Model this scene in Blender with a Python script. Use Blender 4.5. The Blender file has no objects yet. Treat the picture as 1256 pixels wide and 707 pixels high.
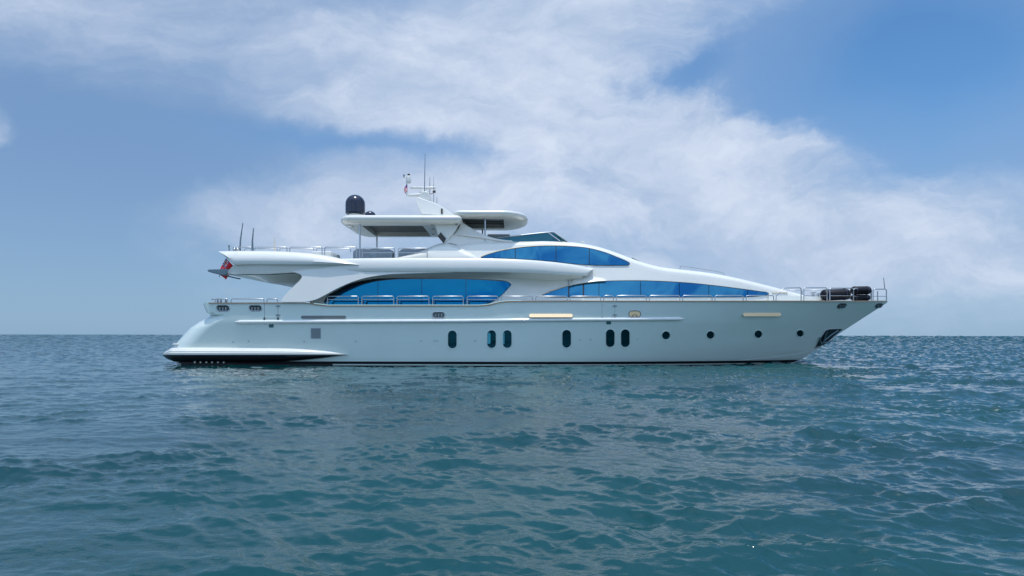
import bpy, bmesh, math, random
import numpy as np
from mathutils import Vector, Matrix
random.seed(7)
rng = np.random.default_rng(11)
SC = bpy.context.scene
COL = SC.collection

# ------------------------------------------------------------------ camera
CH = 1.55            # camera height above the water
CD = 34.0            # distance from camera to the near topside (y = 0)
F = 837.0            # focal length in pixels of the 1256 px wide photograph
ROLL = math.radians(0.114)
cam_d = bpy.data.cameras.new('camera')
cam = bpy.data.objects.new('camera', cam_d)
COL.objects.link(cam)
cam.location = (0, -CD, CH)
cam.rotation_euler = (Matrix.Rotation(math.radians(90), 4, 'X') @ Matrix.Rotation(ROLL, 4, 'Z')).to_euler()
cam_d.sensor_width = 36
cam_d.lens = 36 * F / 1256
cam_d.shift_y = 57.8 / 1256
cam_d.clip_end = 30000
SC.camera = cam

# ------------------------------------------------------------------ light
SUN_EL, SUN_AZ = math.radians(83.5), math.radians(178)      # nearly overhead, a little on the camera's side; azimuth from +Y towards +X
sd = bpy.data.lights.new('sun', 'SUN'); sd.energy = 3.1; sd.angle = math.radians(0.53); sd.color = (1, .965, .91)
so = bpy.data.objects.new('sun', sd); COL.objects.link(so)
dvec = Vector((math.sin(SUN_AZ) * math.cos(SUN_EL), math.cos(SUN_AZ) * math.cos(SUN_EL), math.sin(SUN_EL)))
so.rotation_euler = dvec.to_track_quat('Z', 'Y').to_euler()
so.location = (0, 30, 60)
SC.view_settings.view_transform = 'Standard'
SC.view_settings.look = 'None'
SC.view_settings.exposure = 0.0
SC.view_settings.gamma = 1
SC.view_settings.use_curve_mapping = False

# ---- tiny expression helper for node trees
class NX:
    def __init__(s, nt): s.nt = nt
    def m(s, op, *a, clamp=False):
        n = s.nt.nodes.new('ShaderNodeMath'); n.operation = op; n.use_clamp = clamp
        for i, v in enumerate(a):
            if isinstance(v, (int, float)): n.inputs[i].default_value = v
            else: s.nt.links.new(v, n.inputs[i])
        return n.outputs[0]
    def add(s, a, b): return s.m('ADD', a, b)
    def sub(s, a, b): return s.m('SUBTRACT', a, b)
    def mul(s, a, b): return s.m('MULTIPLY', a, b)
    def smooth(s, x, lo, hi, a=0.0, b=1.0):
        n = s.nt.nodes.new('ShaderNodeMapRange'); n.interpolation_type = 'SMOOTHSTEP'
        s.nt.links.new(x, n.inputs[0])
        for i, v in zip((1, 2, 3, 4), (lo, hi, a, b)): n.inputs[i].default_value = v
        return n.outputs[0]
    def mix(s, f, a, b):
        n = s.nt.nodes.new('ShaderNodeMix'); n.data_type = 'RGBA'
        for i, v in ((0, f), (6, a), (7, b)):
            if isinstance(v, (int, float)): n.inputs[i].default_value = v
            elif isinstance(v, tuple): n.inputs[i].default_value = (*v, 1)
            else: s.nt.links.new(v, n.inputs[i])
        return n.outputs[2]
    def comb(s, x, y, z):
        n = s.nt.nodes.new('ShaderNodeCombineXYZ')
        for i, v in enumerate((x, y, z)):
            if isinstance(v, (int, float)): n.inputs[i].default_value = v
            else: s.nt.links.new(v, n.inputs[i])
        return n.outputs[0]
    def noise(s, vec, scale, detail=4, rough=.5, dist=0.0, out=0):
        n = s.nt.nodes.new('ShaderNodeTexNoise')
        s.nt.links.new(vec, n.inputs['Vector'])
        n.inputs['Scale'].default_value = scale; n.inputs['Detail'].default_value = detail
        n.inputs['Roughness'].default_value = rough; n.inputs['Distortion'].default_value = dist
        return n.outputs[out]
    def gauss(s, x, y, cx, cy, sx, sy, ang=0):
        """soft blob; ang in degrees, x/y are sky tangent coordinates"""
        c, d = math.cos(math.radians(ang)), math.sin(math.radians(ang))
        dx, dy = s.sub(x, cx), s.sub(y, cy)
        a = s.mul(s.add(s.mul(dx, c), s.mul(dy, d)), 1 / sx)
        b = s.mul(s.sub(s.mul(dy, c), s.mul(dx, d)), 1 / sy)
        r = s.add(s.mul(a, a), s.mul(b, b))
        return s.m('EXPONENT', s.mul(r, -1.0))

def srgb(r, g, b):
    f = lambda c: (c / 255 / 12.92) if c <= 10 else ((c / 255 + .055) / 1.055) ** 2.4
    return (f(r), f(g), f(b))

# ------------------------------------------------------------------ sky
W = bpy.data.worlds.new('World'); SC.world = W; W.use_nodes = True
nt = W.node_tree; nt.nodes.clear(); X = NX(nt)
out = nt.nodes.new('ShaderNodeOutputWorld'); bg = nt.nodes.new('ShaderNodeBackground')
nt.links.new(bg.outputs[0], out.inputs[0])
STR = 0.12
bg.inputs['Strength'].default_value = STR
sky = nt.nodes.new('ShaderNodeTexSky'); sky.sky_type = 'NISHITA'; sky.sun_disc = False
sky.sun_elevation = SUN_EL; sky.sun_rotation = SUN_AZ
sky.air_density = 1.0; sky.dust_density = 0.6; sky.ozone_density = 2.0
tc = nt.nodes.new('ShaderNodeTexCoord')
sep = nt.nodes.new('ShaderNodeSeparateXYZ'); nt.links.new(tc.outputs['Generated'], sep.inputs[0])
dx, dy, dz = sep.outputs
ay = X.m('MAXIMUM', X.m('ABSOLUTE', dy), .12)
# cloud-deck coordinates (tangent plane in front of the viewer, ripples stretched sideways)
warp = X.noise(tc.outputs['Generated'], 3.0, 5, .55)
warp2 = X.noise(tc.outputs['Generated'], 11.0, 6, .6)
wsep = nt.nodes.new('ShaderNodeSeparateXYZ')
nw = nt.nodes.new('ShaderNodeTexNoise'); nt.links.new(tc.outputs['Generated'], nw.inputs['Vector'])
nw.inputs['Scale'].default_value = 3.2; nw.inputs['Detail'].default_value = 7; nw.inputs['Roughness'].default_value = .58
nt.links.new(nw.outputs['Color'], wsep.inputs[0])
px = X.add(X.m('DIVIDE', dx, ay), X.mul(X.sub(wsep.outputs[0], .5), .30))
pz = X.add(X.m('DIVIDE', dz, ay), X.mul(X.sub(wsep.outputs[1], .5), .17))
U = lambda u: (u - 628) / F
V = lambda v: (411.3 - v) / F
def blob(u, v, su, sv, ang=0): return X.gauss(px, pz, U(u), V(v), su / F, sv / F, ang)
def addall(l):
    r = l[0]
    for a in l[1:]: r = X.add(r, a)
    return r
bright = addall([X.mul(blob(640, 70, 330, 120, 20), 1.0), X.mul(blob(850, 210, 210, 75, -12), .75),
                 X.mul(blob(480, 250, 330, 55, 4), .42), X.mul(blob(960, 300, 420, 60, 3), .55),
                 X.mul(blob(0, 155, 34, 22), .7), X.mul(blob(20, 0, 60, 26), .45), X.mul(blob(170, 20, 340, 90), .5),
                 X.mul(blob(1210, 235, 190, 30, 12), .25), X.mul(blob(945, 190, 130, 42, -8), .95), X.mul(blob(1190, 325, 210, 52), .55), X.mul(blob(400, 150, 130, 50, 15), .15), X.mul(blob(340, 262, 250, 34, 4), .22)])
hole = addall([X.mul(blob(1135, 58, 200, 118, 16), 1.15), X.mul(blob(820, 108, 62, 22, 25), .55), X.mul(blob(470, 180, 190, 17, -5), .42)])
fine = X.noise(X.comb(X.mul(px, 1.0), X.mul(pz, 2.2), 0.3), 5.5, 12, .63, .12)
front = X.smooth(dy, .05, .3)
gen = X.smooth(X.noise(X.comb(X.mul(px, .5), X.mul(pz, 2.2), 2.7), 4.5, 7, .55), .42, .60)
slate = X.add(X.mul(blob(200, 218, 250, 46, 6), .45), X.mul(blob(60, 240, 160, 110), .35))
dens_f = X.add(X.sub(X.sub(bright, hole), slate), X.mul(X.sub(fine, .5), X.add(.45, X.mul(blob(880, 160, 280, 150), 1.35))))
dens_f = X.smooth(dens_f, .0, .95)
vis = nt.nodes.new('ShaderNodeMix'); vis.data_type = 'FLOAT'
nt.links.new(front, vis.inputs[0]); nt.links.new(gen, vis.inputs[2]); nt.links.new(dens_f, vis.inputs[3])
dens = vis.outputs[0]
k = 1 / STR
def rad(r, g, b, e=1.0):
    c = srgb(r, g, b); return tuple(x * k * e for x in c)
# thin veil everywhere, turning the clear sky into the pale blue of humid air
horizon = X.smooth(dz, 0.0, .26, 1, 0)
bluehole = X.m('MINIMUM', X.mul(X.mul(hole, front), 1.0), 1.0)
veil = X.mix(horizon, rad(134, 168, 212), rad(153, 182, 213))
leftg = X.mul(X.smooth(px, -.6, .15, 1, 0), front)
veil = X.mix(X.mul(leftg, .85), veil, X.mix(horizon, rad(120, 153, 194), rad(140, 171, 203)))
veil_amt = X.m('MAXIMUM', X.sub(X.smooth(dy, -.3, .1, .25, .86), X.mul(bluehole, .86)), .0)
deep = nt.nodes.new('ShaderNodeMix'); deep.data_type = 'RGBA'; deep.blend_type = 'MULTIPLY'; deep.inputs[0].default_value = 1
nt.links.new(sky.outputs[0], deep.inputs[6]); deep.inputs[7].default_value = (.58, .93, 1.16, 1)
base = X.mix(veil_amt, deep.outputs[2], veil)
cl = X.mix(X.smooth(fine, .3, .75), rad(180, 199, 226), rad(220, 230, 247))
full = X.mix(X.mul(dens, .93), base, cl)
# out-of-view sky, overhead and behind the camera, brightened as added fill light
fill_boost = X.add(X.add(X.smooth(dz, .42, .6, 0, .15), X.smooth(dz, .62, .92, 0, .9)), X.smooth(dy, .2, -.3, 0, .55))
bv = nt.nodes.new('ShaderNodeVectorMath'); bv.operation = 'SCALE'; nt.links.new(full, bv.inputs[0]); nt.links.new(X.add(fill_boost, 1.0), bv.inputs['Scale'])
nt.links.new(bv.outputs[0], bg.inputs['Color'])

# ------------------------------------------------------------------ materials
def mat(name, color, rough=.4, metal=0.0, coat=0.0, spec=.5, var=.03, vscale=3.0, bump=0.0, bscale=40.0):
    m = bpy.data.materials.new(name); m.use_nodes = True
    t = m.node_tree; b = t.nodes['Principled BSDF']; x = NX(t)
    tcn = t.nodes.new('ShaderNodeTexCoord')
    n = x.noise(tcn.outputs['Object'], vscale, 5, .6)
    lo = tuple(c * (1 - var) for c in color); hi = tuple(min(1, c * (1 + var)) for c in color)
    t.links.new(x.mix(x.smooth(n, .3, .7), lo, hi), b.inputs['Base Color'])
    b.inputs['Roughness'].default_value = rough; b.inputs['Metallic'].default_value = metal
    b.inputs['Coat Weight'].default_value = coat; b.inputs['Coat Roughness'].default_value = .04
    b.inputs['Specular IOR Level'].default_value = spec
    if bump:
        bn = t.nodes.new('ShaderNodeBump'); bn.inputs['Strength'].default_value = bump; bn.inputs['Distance'].default_value = .01
        t.links.new(x.noise(tcn.outputs['Object'], bscale, 3), bn.inputs['Height'])
        t.links.new(bn.outputs[0], b.inputs['Normal'])
    return m
M = {}
M['gel'] = mat('white_gelcoat', (.70, .685, .625), .28, coat=.6, var=.02, vscale=.6)
M['hullw'] = mat('hull_paint', (.60, .68, .63), .2, coat=1.0, var=.02, vscale=.5)
M['black'] = mat('black_antifouling', (.006, .006, .009), .35, spec=.25)
M['rubber'] = mat('black_vinyl', (.005, .005, .009), .5, spec=.25, var=.3, bump=.4, bscale=14)
M['steel'] = mat('polished_steel', (.40, .42, .44), .30, metal=.85)
M['bright'] = mat('bright_trim', (.7, .7, .7), .06, metal=.95)
M['dsteel'] = mat('dark_steel', (.20, .22, .24), .25, metal=.85)
M['teak'] = mat('varnished_teak', (.34, .20, .11), .3, coat=.5, var=.15, vscale=6)
M['gold'] = mat('cream_vent_cover', (.95, .67, .38), .35, var=.02)
M['greyv'] = mat('grey_vent_mesh', (.17, .18, .18), .5)
M['grille'] = mat('grey_grille', (.30, .36, .40), .5)
M['navy'] = mat('navy_dome', (.006, .009, .028), .2, coat=.2, var=.0)
M['trim'] = mat('dark_window_trim', (.006, .012, .018), .2, coat=.5)
M['cream'] = mat('cream_trim', (.66, .56, .42), .4)
M['dark'] = mat('dark_recess_panel', (.10, .10, .10), .55, var=.1)
M['brown'] = mat('dark_brown_liner', (.045, .038, .032), .5)
M['fabric'] = mat('grey_canvas', (.26, .30, .33), .8, var=.12, bump=.6, bscale=18)
M['red'] = mat('red_flag_cloth', (.80, .012, .022), .7)
M['blue'] = mat('blue_flag_cloth', (.015, .03, .22), .7)
M['white'] = mat('white_flag_cloth', (.8, .8, .8), .7)
M['webbing'] = mat('strap_webbing', (.03, .03, .05), .5)
M['seam'] = mat('seam_shadow_gap', (.05, .07, .08), .5)
M['inner_panel'] = mat('far_window_daylight', (.55, .68, .78), .7)  # pale colour stands in for opposite windows seen through the saloon
M['interior'] = mat('dark_interior', (.02, .03, .04), .7)
M['deck'] = mat('teak_deck', (.36, .26, .17), .6, var=.15, vscale=8)

def glass(name, col, mixt=.12, rough=.02, tint=(.1, .35, .6)):
    m = bpy.data.materials.new(name); m.use_nodes = True; t = m.node_tree; t.nodes.clear()
    o = t.nodes.new('ShaderNodeOutputMaterial'); x = NX(t)
    p = t.nodes.new('ShaderNodeBsdfPrincipled'); p.inputs['Base Color'].default_value = (*col, 1)
    p.inputs['Metallic'].default_value = .93; p.inputs['Roughness'].default_value = rough
    tr = t.nodes.new('ShaderNodeBsdfTransparent'); tr.inputs[0].default_value = (*tint, 1)
    tcn = t.nodes.new('ShaderNodeTexCoord')
    bn = t.nodes.new('ShaderNodeBump'); bn.inputs['Strength'].default_value = .12; bn.inputs['Distance'].default_value = .02
    t.links.new(x.noise(tcn.outputs['Object'], .8, 1), bn.inputs['Height']); t.links.new(bn.outputs[0], p.inputs['Normal'])
    mx = t.nodes.new('ShaderNodeMixShader'); mx.inputs[0].default_value = mixt
    t.links.new(p.outputs[0], mx.inputs[1]); t.links.new(tr.outputs[0], mx.inputs[2]); t.links.new(mx.outputs[0], o.inputs[0])
    return m
M['bglass'] = glass('blue_mirror_glass', (.035, .205, .37), .08)
M['sglass'] = glass('blue_saloon_glass', (.006, .19, .37), .30, tint=(.05, .5, .8))
M['tglass'] = glass('teal_tinted_glass', (.10, .24, .27), .45, tint=(.25, .5, .5))
M['pglass'] = glass('dark_porthole_glass', (.01, .07, .09), .0)

# ------------------------------------------------------------------ mesh helpers
def mk(name, verts, faces, m, parent=None, ang=35, fm=None, mats=None):
    me = bpy.data.meshes.new(name)
    me.from_pydata([tuple(v) for v in verts], [], faces)
    bm = bmesh.new(); bm.from_mesh(me)
    bmesh.ops.remove_doubles(bm, verts=bm.verts, dist=1e-5) if fm is None else None
    bmesh.ops.recalc_face_normals(bm, faces=bm.faces)
    bm.to_mesh(me); bm.free()
    if mats:
        for q in mats: me.materials.append(q)
        for p, i in zip(me.polygons, fm): p.material_index = i
    else: me.materials.append(m)
    for p in me.polygons: p.use_smooth = True
    if ang is not None: me.set_sharp_from_angle(angle=math.radians(ang))
    o = bpy.data.objects.new(name, me); COL.objects.link(o)
    if parent is not None: attach(o, parent)
    return o
def attach(o, parent):
    o.parent = parent
    p, q = parent, Matrix.Identity(4)
    mw = world_of(parent)
    o.matrix_parent_inverse = mw.inverted()
def world_of(o):
    m = o.matrix_basis.copy()
    if o.parent: m = world_of(o.parent) @ o.matrix_parent_inverse @ m
    return m
def tag(o, label=None, cat=None, group=None, kind=None):
    if label: o['label'] = label
    if cat: o['category'] = cat
    if group: o['group'] = group
    if kind: o['kind'] = kind
    return o
def empty(name, loc, label, cat, group=None):
    o = bpy.data.objects.new(name, None); COL.objects.link(o); o.location = loc
    o.empty_display_size = .3
    return tag(o, label, cat, group)

CR, SR = math.cos(ROLL), math.sin(ROLL)
def P(u, v, y):
    """photo pixel at depth y -> world point"""
    a, b = u - 628, v - 411.3
    du, dv = a * CR + b * SR, -a * SR + b * CR
    s = (CD + y) / F
    return np.array((du * s, y, CH - dv * s))
def itp(pts, u):
    xs = [p[0] for p in pts]; ys = [p[1] for p in pts]
    return float(np.interp(u, xs, ys))
def smooth_pts(pts, n=6):
    """Catmull-Rom through control points"""
    pts = [np.array(p, float) for p in pts]; r = []
    for i in range(len(pts) - 1):
        p0 = pts[max(i - 1, 0)]; p1 = pts[i]; p2 = pts[i + 1]; p3 = pts[min(i + 2, len(pts) - 1)]
        for k_ in range(n):
            t = k_ / n
            r.append(.5 * ((2 * p1) + (-p0 + p2) * t + (2 * p0 - 5 * p1 + 4 * p2 - p3) * t * t + (-p0 + 3 * p1 - 3 * p2 + p3) * t ** 3))
    r.append(pts[-1]); return r
def cur(pts, n=8): return [tuple(p) for p in smooth_pts(pts, n)]

def tube_geo(path, r, n=8, V_=None, F_=None):
    V_ = [] if V_ is None else V_; F_ = [] if F_ is None else F_
    path = [Vector(tuple(p)) for p in path]; base = len(V_)
    up = None; rr = r if isinstance(r, (list, tuple)) else [r] * len(path)
    for i, p in enumerate(path):
        a = path[max(i - 1, 0)]; b = path[min(i + 1, len(path) - 1)]
        d = (b - a).normalized()
        if up is None: up = Vector((0, 0, 1)) if abs(d.z) < .9 else Vector((0, 1, 0))
        s = d.cross(up).normalized(); up = s.cross(d).normalized()
        for k_ in range(n):
            t = 2 * math.pi * k_ / n
            V_.append(tuple(p + (s * math.cos(t) + up * math.sin(t)) * rr[i]))
    for i in range(len(path) - 1):
        for k_ in range(n):
            a = base + i * n + k_; b = base + i * n + (k_ + 1) % n
            F_.append((a, b, b + n, a + n))
    F_.append(tuple(base + k_ for k_ in range(n))[::-1]); F_.append(tuple(base + (len(path) - 1) * n + k_ for k_ in range(n)))
    return V_, F_
def tube(name, path, r, m, parent, n=8, ang=40):
    V_, F_ = tube_geo(path, r, n); return mk(name, V_, F_, m, parent, ang)
def box_geo(c, s, V_, F_, rot=None):
    b = len(V_)
    for dz_ in (-1, 1):
        for dy_ in (-1, 1):
            for dx_ in (-1, 1):
                p = Vector((dx_ * s[0] / 2, dy_ * s[1] / 2, dz_ * s[2] / 2))
                if rot: p = rot @ p
                V_.append(tuple(Vector(c) + p))
    for f in ((0, 2, 3, 1), (4, 5, 7, 6), (0, 1, 5, 4), (2, 6, 7, 3), (0, 4, 6, 2), (1, 3, 7, 5)):
        F_.append(tuple(b + i for i in f))
def box(name, c, s, m, parent, bev=0.0, rot=None):
    V_, F_ = [], []; box_geo(c, s, V_, F_, rot)
    o = mk(name, V_, F_, m, parent)
    if bev: bevel(o, bev)
    return o
def bevel(o, w, seg=3):
    b = o.modifiers.new('bevel', 'BEVEL'); b.width = w; b.segments = seg; b.limit_method = 'ANGLE'; b.angle_limit = math.radians(40)
def lathe_geo(c, prof, n, V_, F_, axis='Z', scale=(1, 1)):
    b = len(V_)
    for (r, h) in prof:
        for k_ in range(n):
            t = 2 * math.pi * k_ / n; a, d = r * math.cos(t) * scale[0], r * math.sin(t) * scale[1]
            V_.append({'Z': (c[0] + a, c[1] + d, c[2] + h), 'X': (c[0] + h, c[1] + a, c[2] + d), 'Y': (c[0] + a, c[1] + h, c[2] + d)}[axis])
    for i in range(len(prof) - 1):
        for k_ in range(n):
            a = b + i * n + k_; d = b + i * n + (k_ + 1) % n; F_.append((a, d, d + n, a + n))
    F_.append(tuple(b + k_ for k_ in range(n))[::-1]); F_.append(tuple(b + (len(prof) - 1) * n + k_ for k_ in range(n)))
def lathe(name, c, prof, m, parent, n=24, axis='Z', scale=(1, 1)):
    V_, F_ = [], []; lathe_geo(c, prof, n, V_, F_, axis, scale); return mk(name, V_, F_, m, parent)
def plate(name, outline, y, th, m, parent, bev=.03, ybot=None, seg=3):
    """outline of a panel in the photo at depth y, extruded th away; y may be a function of v"""
    yf = y if callable(y) else (lambda u, v: y)
    near = [P(u, v, yf(u, v)) for u, v in outline]
    far = [p + np.array((0, th, 0)) for p in near]
    n = len(near)
    o = mk(name, near + far, [tuple(range(n)), tuple(range(2 * n - 1, n - 1, -1))] + [(i, i + n, (i + 1) % n + n, (i + 1) % n) for i in range(n)], m, parent, 30)
    if bev: bevel(o, bev, seg)
    return o
def plate_far(o_near, name, parent):
    """the same panel on the far side of the yacht"""
    me = o_near.data.copy()
    me.transform(Matrix.Scale(-1, 4, (0, 1, 0))); me.transform(Matrix.Translation((0, 2 * CY, 0))); me.flip_normals()
    o = bpy.data.objects.new(name, me); COL.objects.link(o); attach(o, parent)
    for md in o_near.modifiers:
        if md.type == 'BEVEL': bevel(o, md.width, md.segments)
    return o

# ------------------------------------------------------------------ hull form
CY = 3.75
stem = sorted([(float(P(u, v, CY)[2]), float(P(u, v, CY)[0])) for u, v in
        [(1089, 371), (1060, 389.5), (1030, 409), (1000, 430.5), (985, 440), (966, 447.5), (940, 453)]])
aft = sorted([(float(P(u, v, .9)[2]), float(P(u, v, .9)[0])) for u, v in
        [(254, 369), (254, 374), (256, 380), (259.5, 386.5), (252, 390), (242, 395), (231, 402), (222, 411), (213, 421), (209, 428), (210, 440), (214, 452)]])
def xs_(z): return np.interp(z, [s[0] for s in stem], [s[1] for s in stem])
def xa_(z): return np.interp(z, [s[0] for s in aft], [s[1] for s in aft])
def half(x, z):
    """half breadth of the hull at station x and height z"""
    zz = np.clip(z, -.5, 3.6)
    B = np.interp(zz, [-.5, 0, .4, 1.2, 2.2, 3.6], [3.1, 3.48, 3.55, 3.63, 3.72, 3.76])
    p = np.interp(zz, [-.5, 0, 1.5, 3.5], [1.9, 2.0, 2.25, 2.7])
    x0 = np.interp(zz, [-.5, 0, 3.5], [-2, -1, 3.0])
    xe = xs_(z)
    t = np.clip((x - x0) / (xe - x0), 0, 1)
    b = B * (1 - t ** p)
    xa = xa_(z)
    r = np.interp(z, [2.45, 2.6], [1.5, .25])
    q = np.clip((x - xa) / r, 0, 1)
    b = b * (.66 + .34 * np.sqrt(1 - (1 - q) ** 2)) if True else b
    # gentle run towards the stern
    b = b - .10 * np.clip((-12 - x) / 6, 0, 1) ** 2
    return b
hull_y = lambda x, z: CY - float(half(x, z))
def on(surf, u, v, off=0.0):
    y = 1.0
    for _ in range(14):
        p = P(u, v, y); y = .5 * y + .5 * (surf(p[0], p[2]) - off)
    for _ in range(6):
        p = P(u, v, y); y = surf(p[0], p[2]) - off
    return P(u, v, y)
SHEER = [(250, 372), (343, 371.8), (374, 371.8), (390, 374), (402, 375.4), (588, 375.4), (600, 374.3), (612, 371.2), (622, 370), (700, 369.4), (1089, 369.6)]
sh = []
for u in np.arange(252, 1089, 3):
    p = on(hull_y, u, itp(SHEER, u)); sh.append((p[0], p[2]))
sh.append((21.0, sh[-1][1]))
sheer = lambda x: np.interp(x, [s[0] for s in sh], [s[1] for s in sh])

YACHT = empty('motor_yacht', (0, CY, 0), 'long white motor yacht with blue windows floating on the sea, bow to the right', 'motor yacht')
ZB = -.5
NS, NW = 300, 46
ss = np.concatenate([np.linspace(0, .09, 60, endpoint=False), np.linspace(.09, .85, 160, endpoint=False), np.linspace(.85, 1, 80)])
ws = np.linspace(0, 1, NW)
hv, hf = [], []
grid = np.zeros((NW, len(ss), 3))
for i, w in enumerate(ws):
    for j, s in enumerate(ss):
        z = ZB + w * 3.7
        for _ in range(8):
            x = xa_(z) + s * (xs_(z) - xa_(z)); z = ZB + w * (sheer(x) - ZB)
        b = float(half(x, z)) if s < 1 else 0.0
        grid[i, j] = (x, b, z)
n = len(ss)
for sgn in (-1, 1):
    for i in range(NW):
        for j in range(n):
            x, b, z = grid[i, j]; hv.append((x, CY + sgn * b, z))
N1 = NW * n
for k_ in (0, 1):
    for i in range(NW - 1):
        for j in range(n - 1):
            a = k_ * N1 + i * n + j; hf.append((a, a + 1, a + n + 1, a + n))
for i in range(NW - 1):   # transom
    hf.append((i * n, (i + 1) * n, N1 + (i + 1) * n, N1 + i * n))
for j in range(n - 1):    # deck and bottom
    a = (NW - 1) * n + j; hf.append((a, a + 1, N1 + a + 1, N1 + a)); hf.append((j, j + 1, N1 + j + 1, N1 + j))
hull = mk('hull', hv, hf, M['hullw'], YACHT, 32)

def patch(name, surf, top, bot, m, parent, off=.01, th=.02, nu=40, nv=8, u0=None, u1=None, tilt=0.0):
    """sheet lying on a surface between two photo curves, with thickness"""
    a = max(top[0][0], bot[0][0]) if u0 is None else u0; b = min(top[-1][0], bot[-1][0]) if u1 is None else u1
    V_, F_ = [], []
    for lay in (0, 1):
        for u in np.linspace(a, b, nu):
            vt, vb = itp(top, u), itp(bot, u)
            if vb - vt < .1: vm = (vt + vb) / 2; vt, vb = vm - .05, vm + .05
            for t in np.linspace(0, 1, nv):
                p = on(surf, u, vt + t * (vb - vt), off + tilt * t)
                V_.append((p[0], p[1] + lay * th, p[2]))
    n2 = nu * nv
    for i in range(nu - 1):
        for j in range(nv - 1):
            k_ = i * nv + j; F_.append((k_, k_ + 1, k_ + nv + 1, k_ + nv)); F_.append((n2 + k_, n2 + k_ + nv, n2 + k_ + nv + 1, n2 + k_ + 1))
    for i in range(nu - 1):
        k_ = i * nv; F_.append((k_, k_ + nv, n2 + k_ + nv, n2 + k_)); k_ = i * nv + nv - 1; F_.append((k_, n2 + k_, n2 + k_ + nv, k_ + nv))
    for j in range(nv - 1):
        F_.append((j, n2 + j, n2 + j + 1, j + 1)); k_ = (nu - 1) * nv + j; F_.append((k_, k_ + 1, n2 + k_ + 1, n2 + k_))
    return mk(name, V_, F_, m, parent, 35)
def rrect(u0, u1, v0, v1, r, n=6):
    """rounded rectangle outline in photo pixels"""
    o = []
    for cx, cy, a0 in ((u1 - r, v0 + r, -90), (u1 - r, v1 - r, 0), (u0 + r, v1 - r, 90), (u0 + r, v0 + r, 180)):
        for k_ in range(n + 1):
            t = math.radians(a0 + 90 * k_ / n); o.append((cx + r * math.cos(t), cy + r * math.sin(t)))
    return o
def decal(name, surf, outline, m, parent, off=.004, th=.02, bev=0):
    """solid plate following a surface; outline in photo pixels"""
    near = [on(surf, u, v, off) for u, v in outline]; n = len(near)
    far = [p + np.array((0, th + off, 0)) for p in near]
    c = sum(near) / n; cf = c + np.array((0, th + off, 0))
    V_ = near + far + [c, cf]
    F_ = [(i, (i + 1) % n, 2 * n) for i in range(n)] + [(n + i, 2 * n + 1, n + (i + 1) % n) for i in range(n)] + [(i, n + i, n + (i + 1) % n, (i + 1) % n) for i in range(n)]
    o = mk(name, V_, F_, m, parent, 30)
    return o
def ring(name, surf, outline, m, parent, r=.018, off=.004):
    pts = [on(surf, u, v, off) for u, v in outline]; pts.append(pts[0])
    V_, F_ = tube_geo(pts, r, 6); return mk(name, V_, F_, m, parent, 50)

# ---- openings really cut into the topsides, panes set back inside
cutV, cutF = [], []
def cutter(outline, depth=.10, front=.3):
    near = [on(hull_y, u, v, 0) for u, v in outline]; n = len(near); b = len(cutV)
    for p in near: cutV.append((p[0], p[1] - front, p[2]))
    for p in near: cutV.append((p[0], p[1] + depth, p[2]))
    cutF.append(tuple(b + i for i in range(n))); cutF.append(tuple(b + 2 * n - 1 - i for i in range(n)))
    for i in range(n): cutF.append((b + i, b + n + i, b + n + (i + 1) % n, b + (i + 1) % n))
oblong = [(554.8, 416.6), (603.0, 416.2), (622.2, 416.2), (695.0, 415.8), (748.5, 415.2), (767.0, 415.2)]
rounds = [(817, 411.7, 4.9), (871.5, 411.2, 4.7), (930.2, 410.2, 4.6), (981.5, 409.2, 4.2)]
for cu, cv in oblong:
    ol = rrect(cu - 5.4, cu + 5.4, cv - 11, cv + 11, 5.3, 8)
    cutter(ol)
    w = empty('porthole', tuple(on(hull_y, cu, cv)), None, None); attach(w, YACHT); w.matrix_parent_inverse = Matrix.Translation((0, -CY, 0))
    decal('pane', lambda x, z: hull_y(x, z) + .085, rrect(cu - 5.8, cu + 5.8, cv - 11.4, cv + 11.4, 5.7, 8), M['pglass'], w, 0, .01)
    ring('rim', hull_y, rrect(cu - 5.7, cu + 5.7, cv - 11.3, cv + 11.3, 5.6, 8), M['hullw'], w, .02)
    if cu in (603.0, 622.2):
        wd = 1.9 if cu == 603.0 else .9
        decal('inner_panel', lambda x, z: hull_y(x, z) + .08, rrect(cu - 5.2, cu - 5.2 + 2 * wd, cv - 8, cv + 6, wd - .1, 6), mat('aqua_blind', (.08, .42, .50), .5), w, 0, .004)
for cu, cv, r in rounds:
    c = on(hull_y, cu, cv); R3 = r * (CD + c[1]) / F
    ol = [(cu + r * math.cos(t), cv + r * math.sin(t)) for t in np.linspace(0, 2 * math.pi, 28, endpoint=False)]
    ol2 = [(cu + r * 1.12 * math.cos(t), cv + r * 1.12 * math.sin(t)) for t in np.linspace(0, 2 * math.pi, 28, endpoint=False)]
    cutter(ol, .13)
    w = empty('porthole', tuple(c), None, None); attach(w, YACHT); w.matrix_parent_inverse = Matrix.Translation((0, -CY, 0))
    decal('pane', lambda x, z: hull_y(x, z) + .11, ol2, M['pglass'], w, 0, .01)
    ring('rim', hull_y, ol2, M['hullw'], w, .018)
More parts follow.
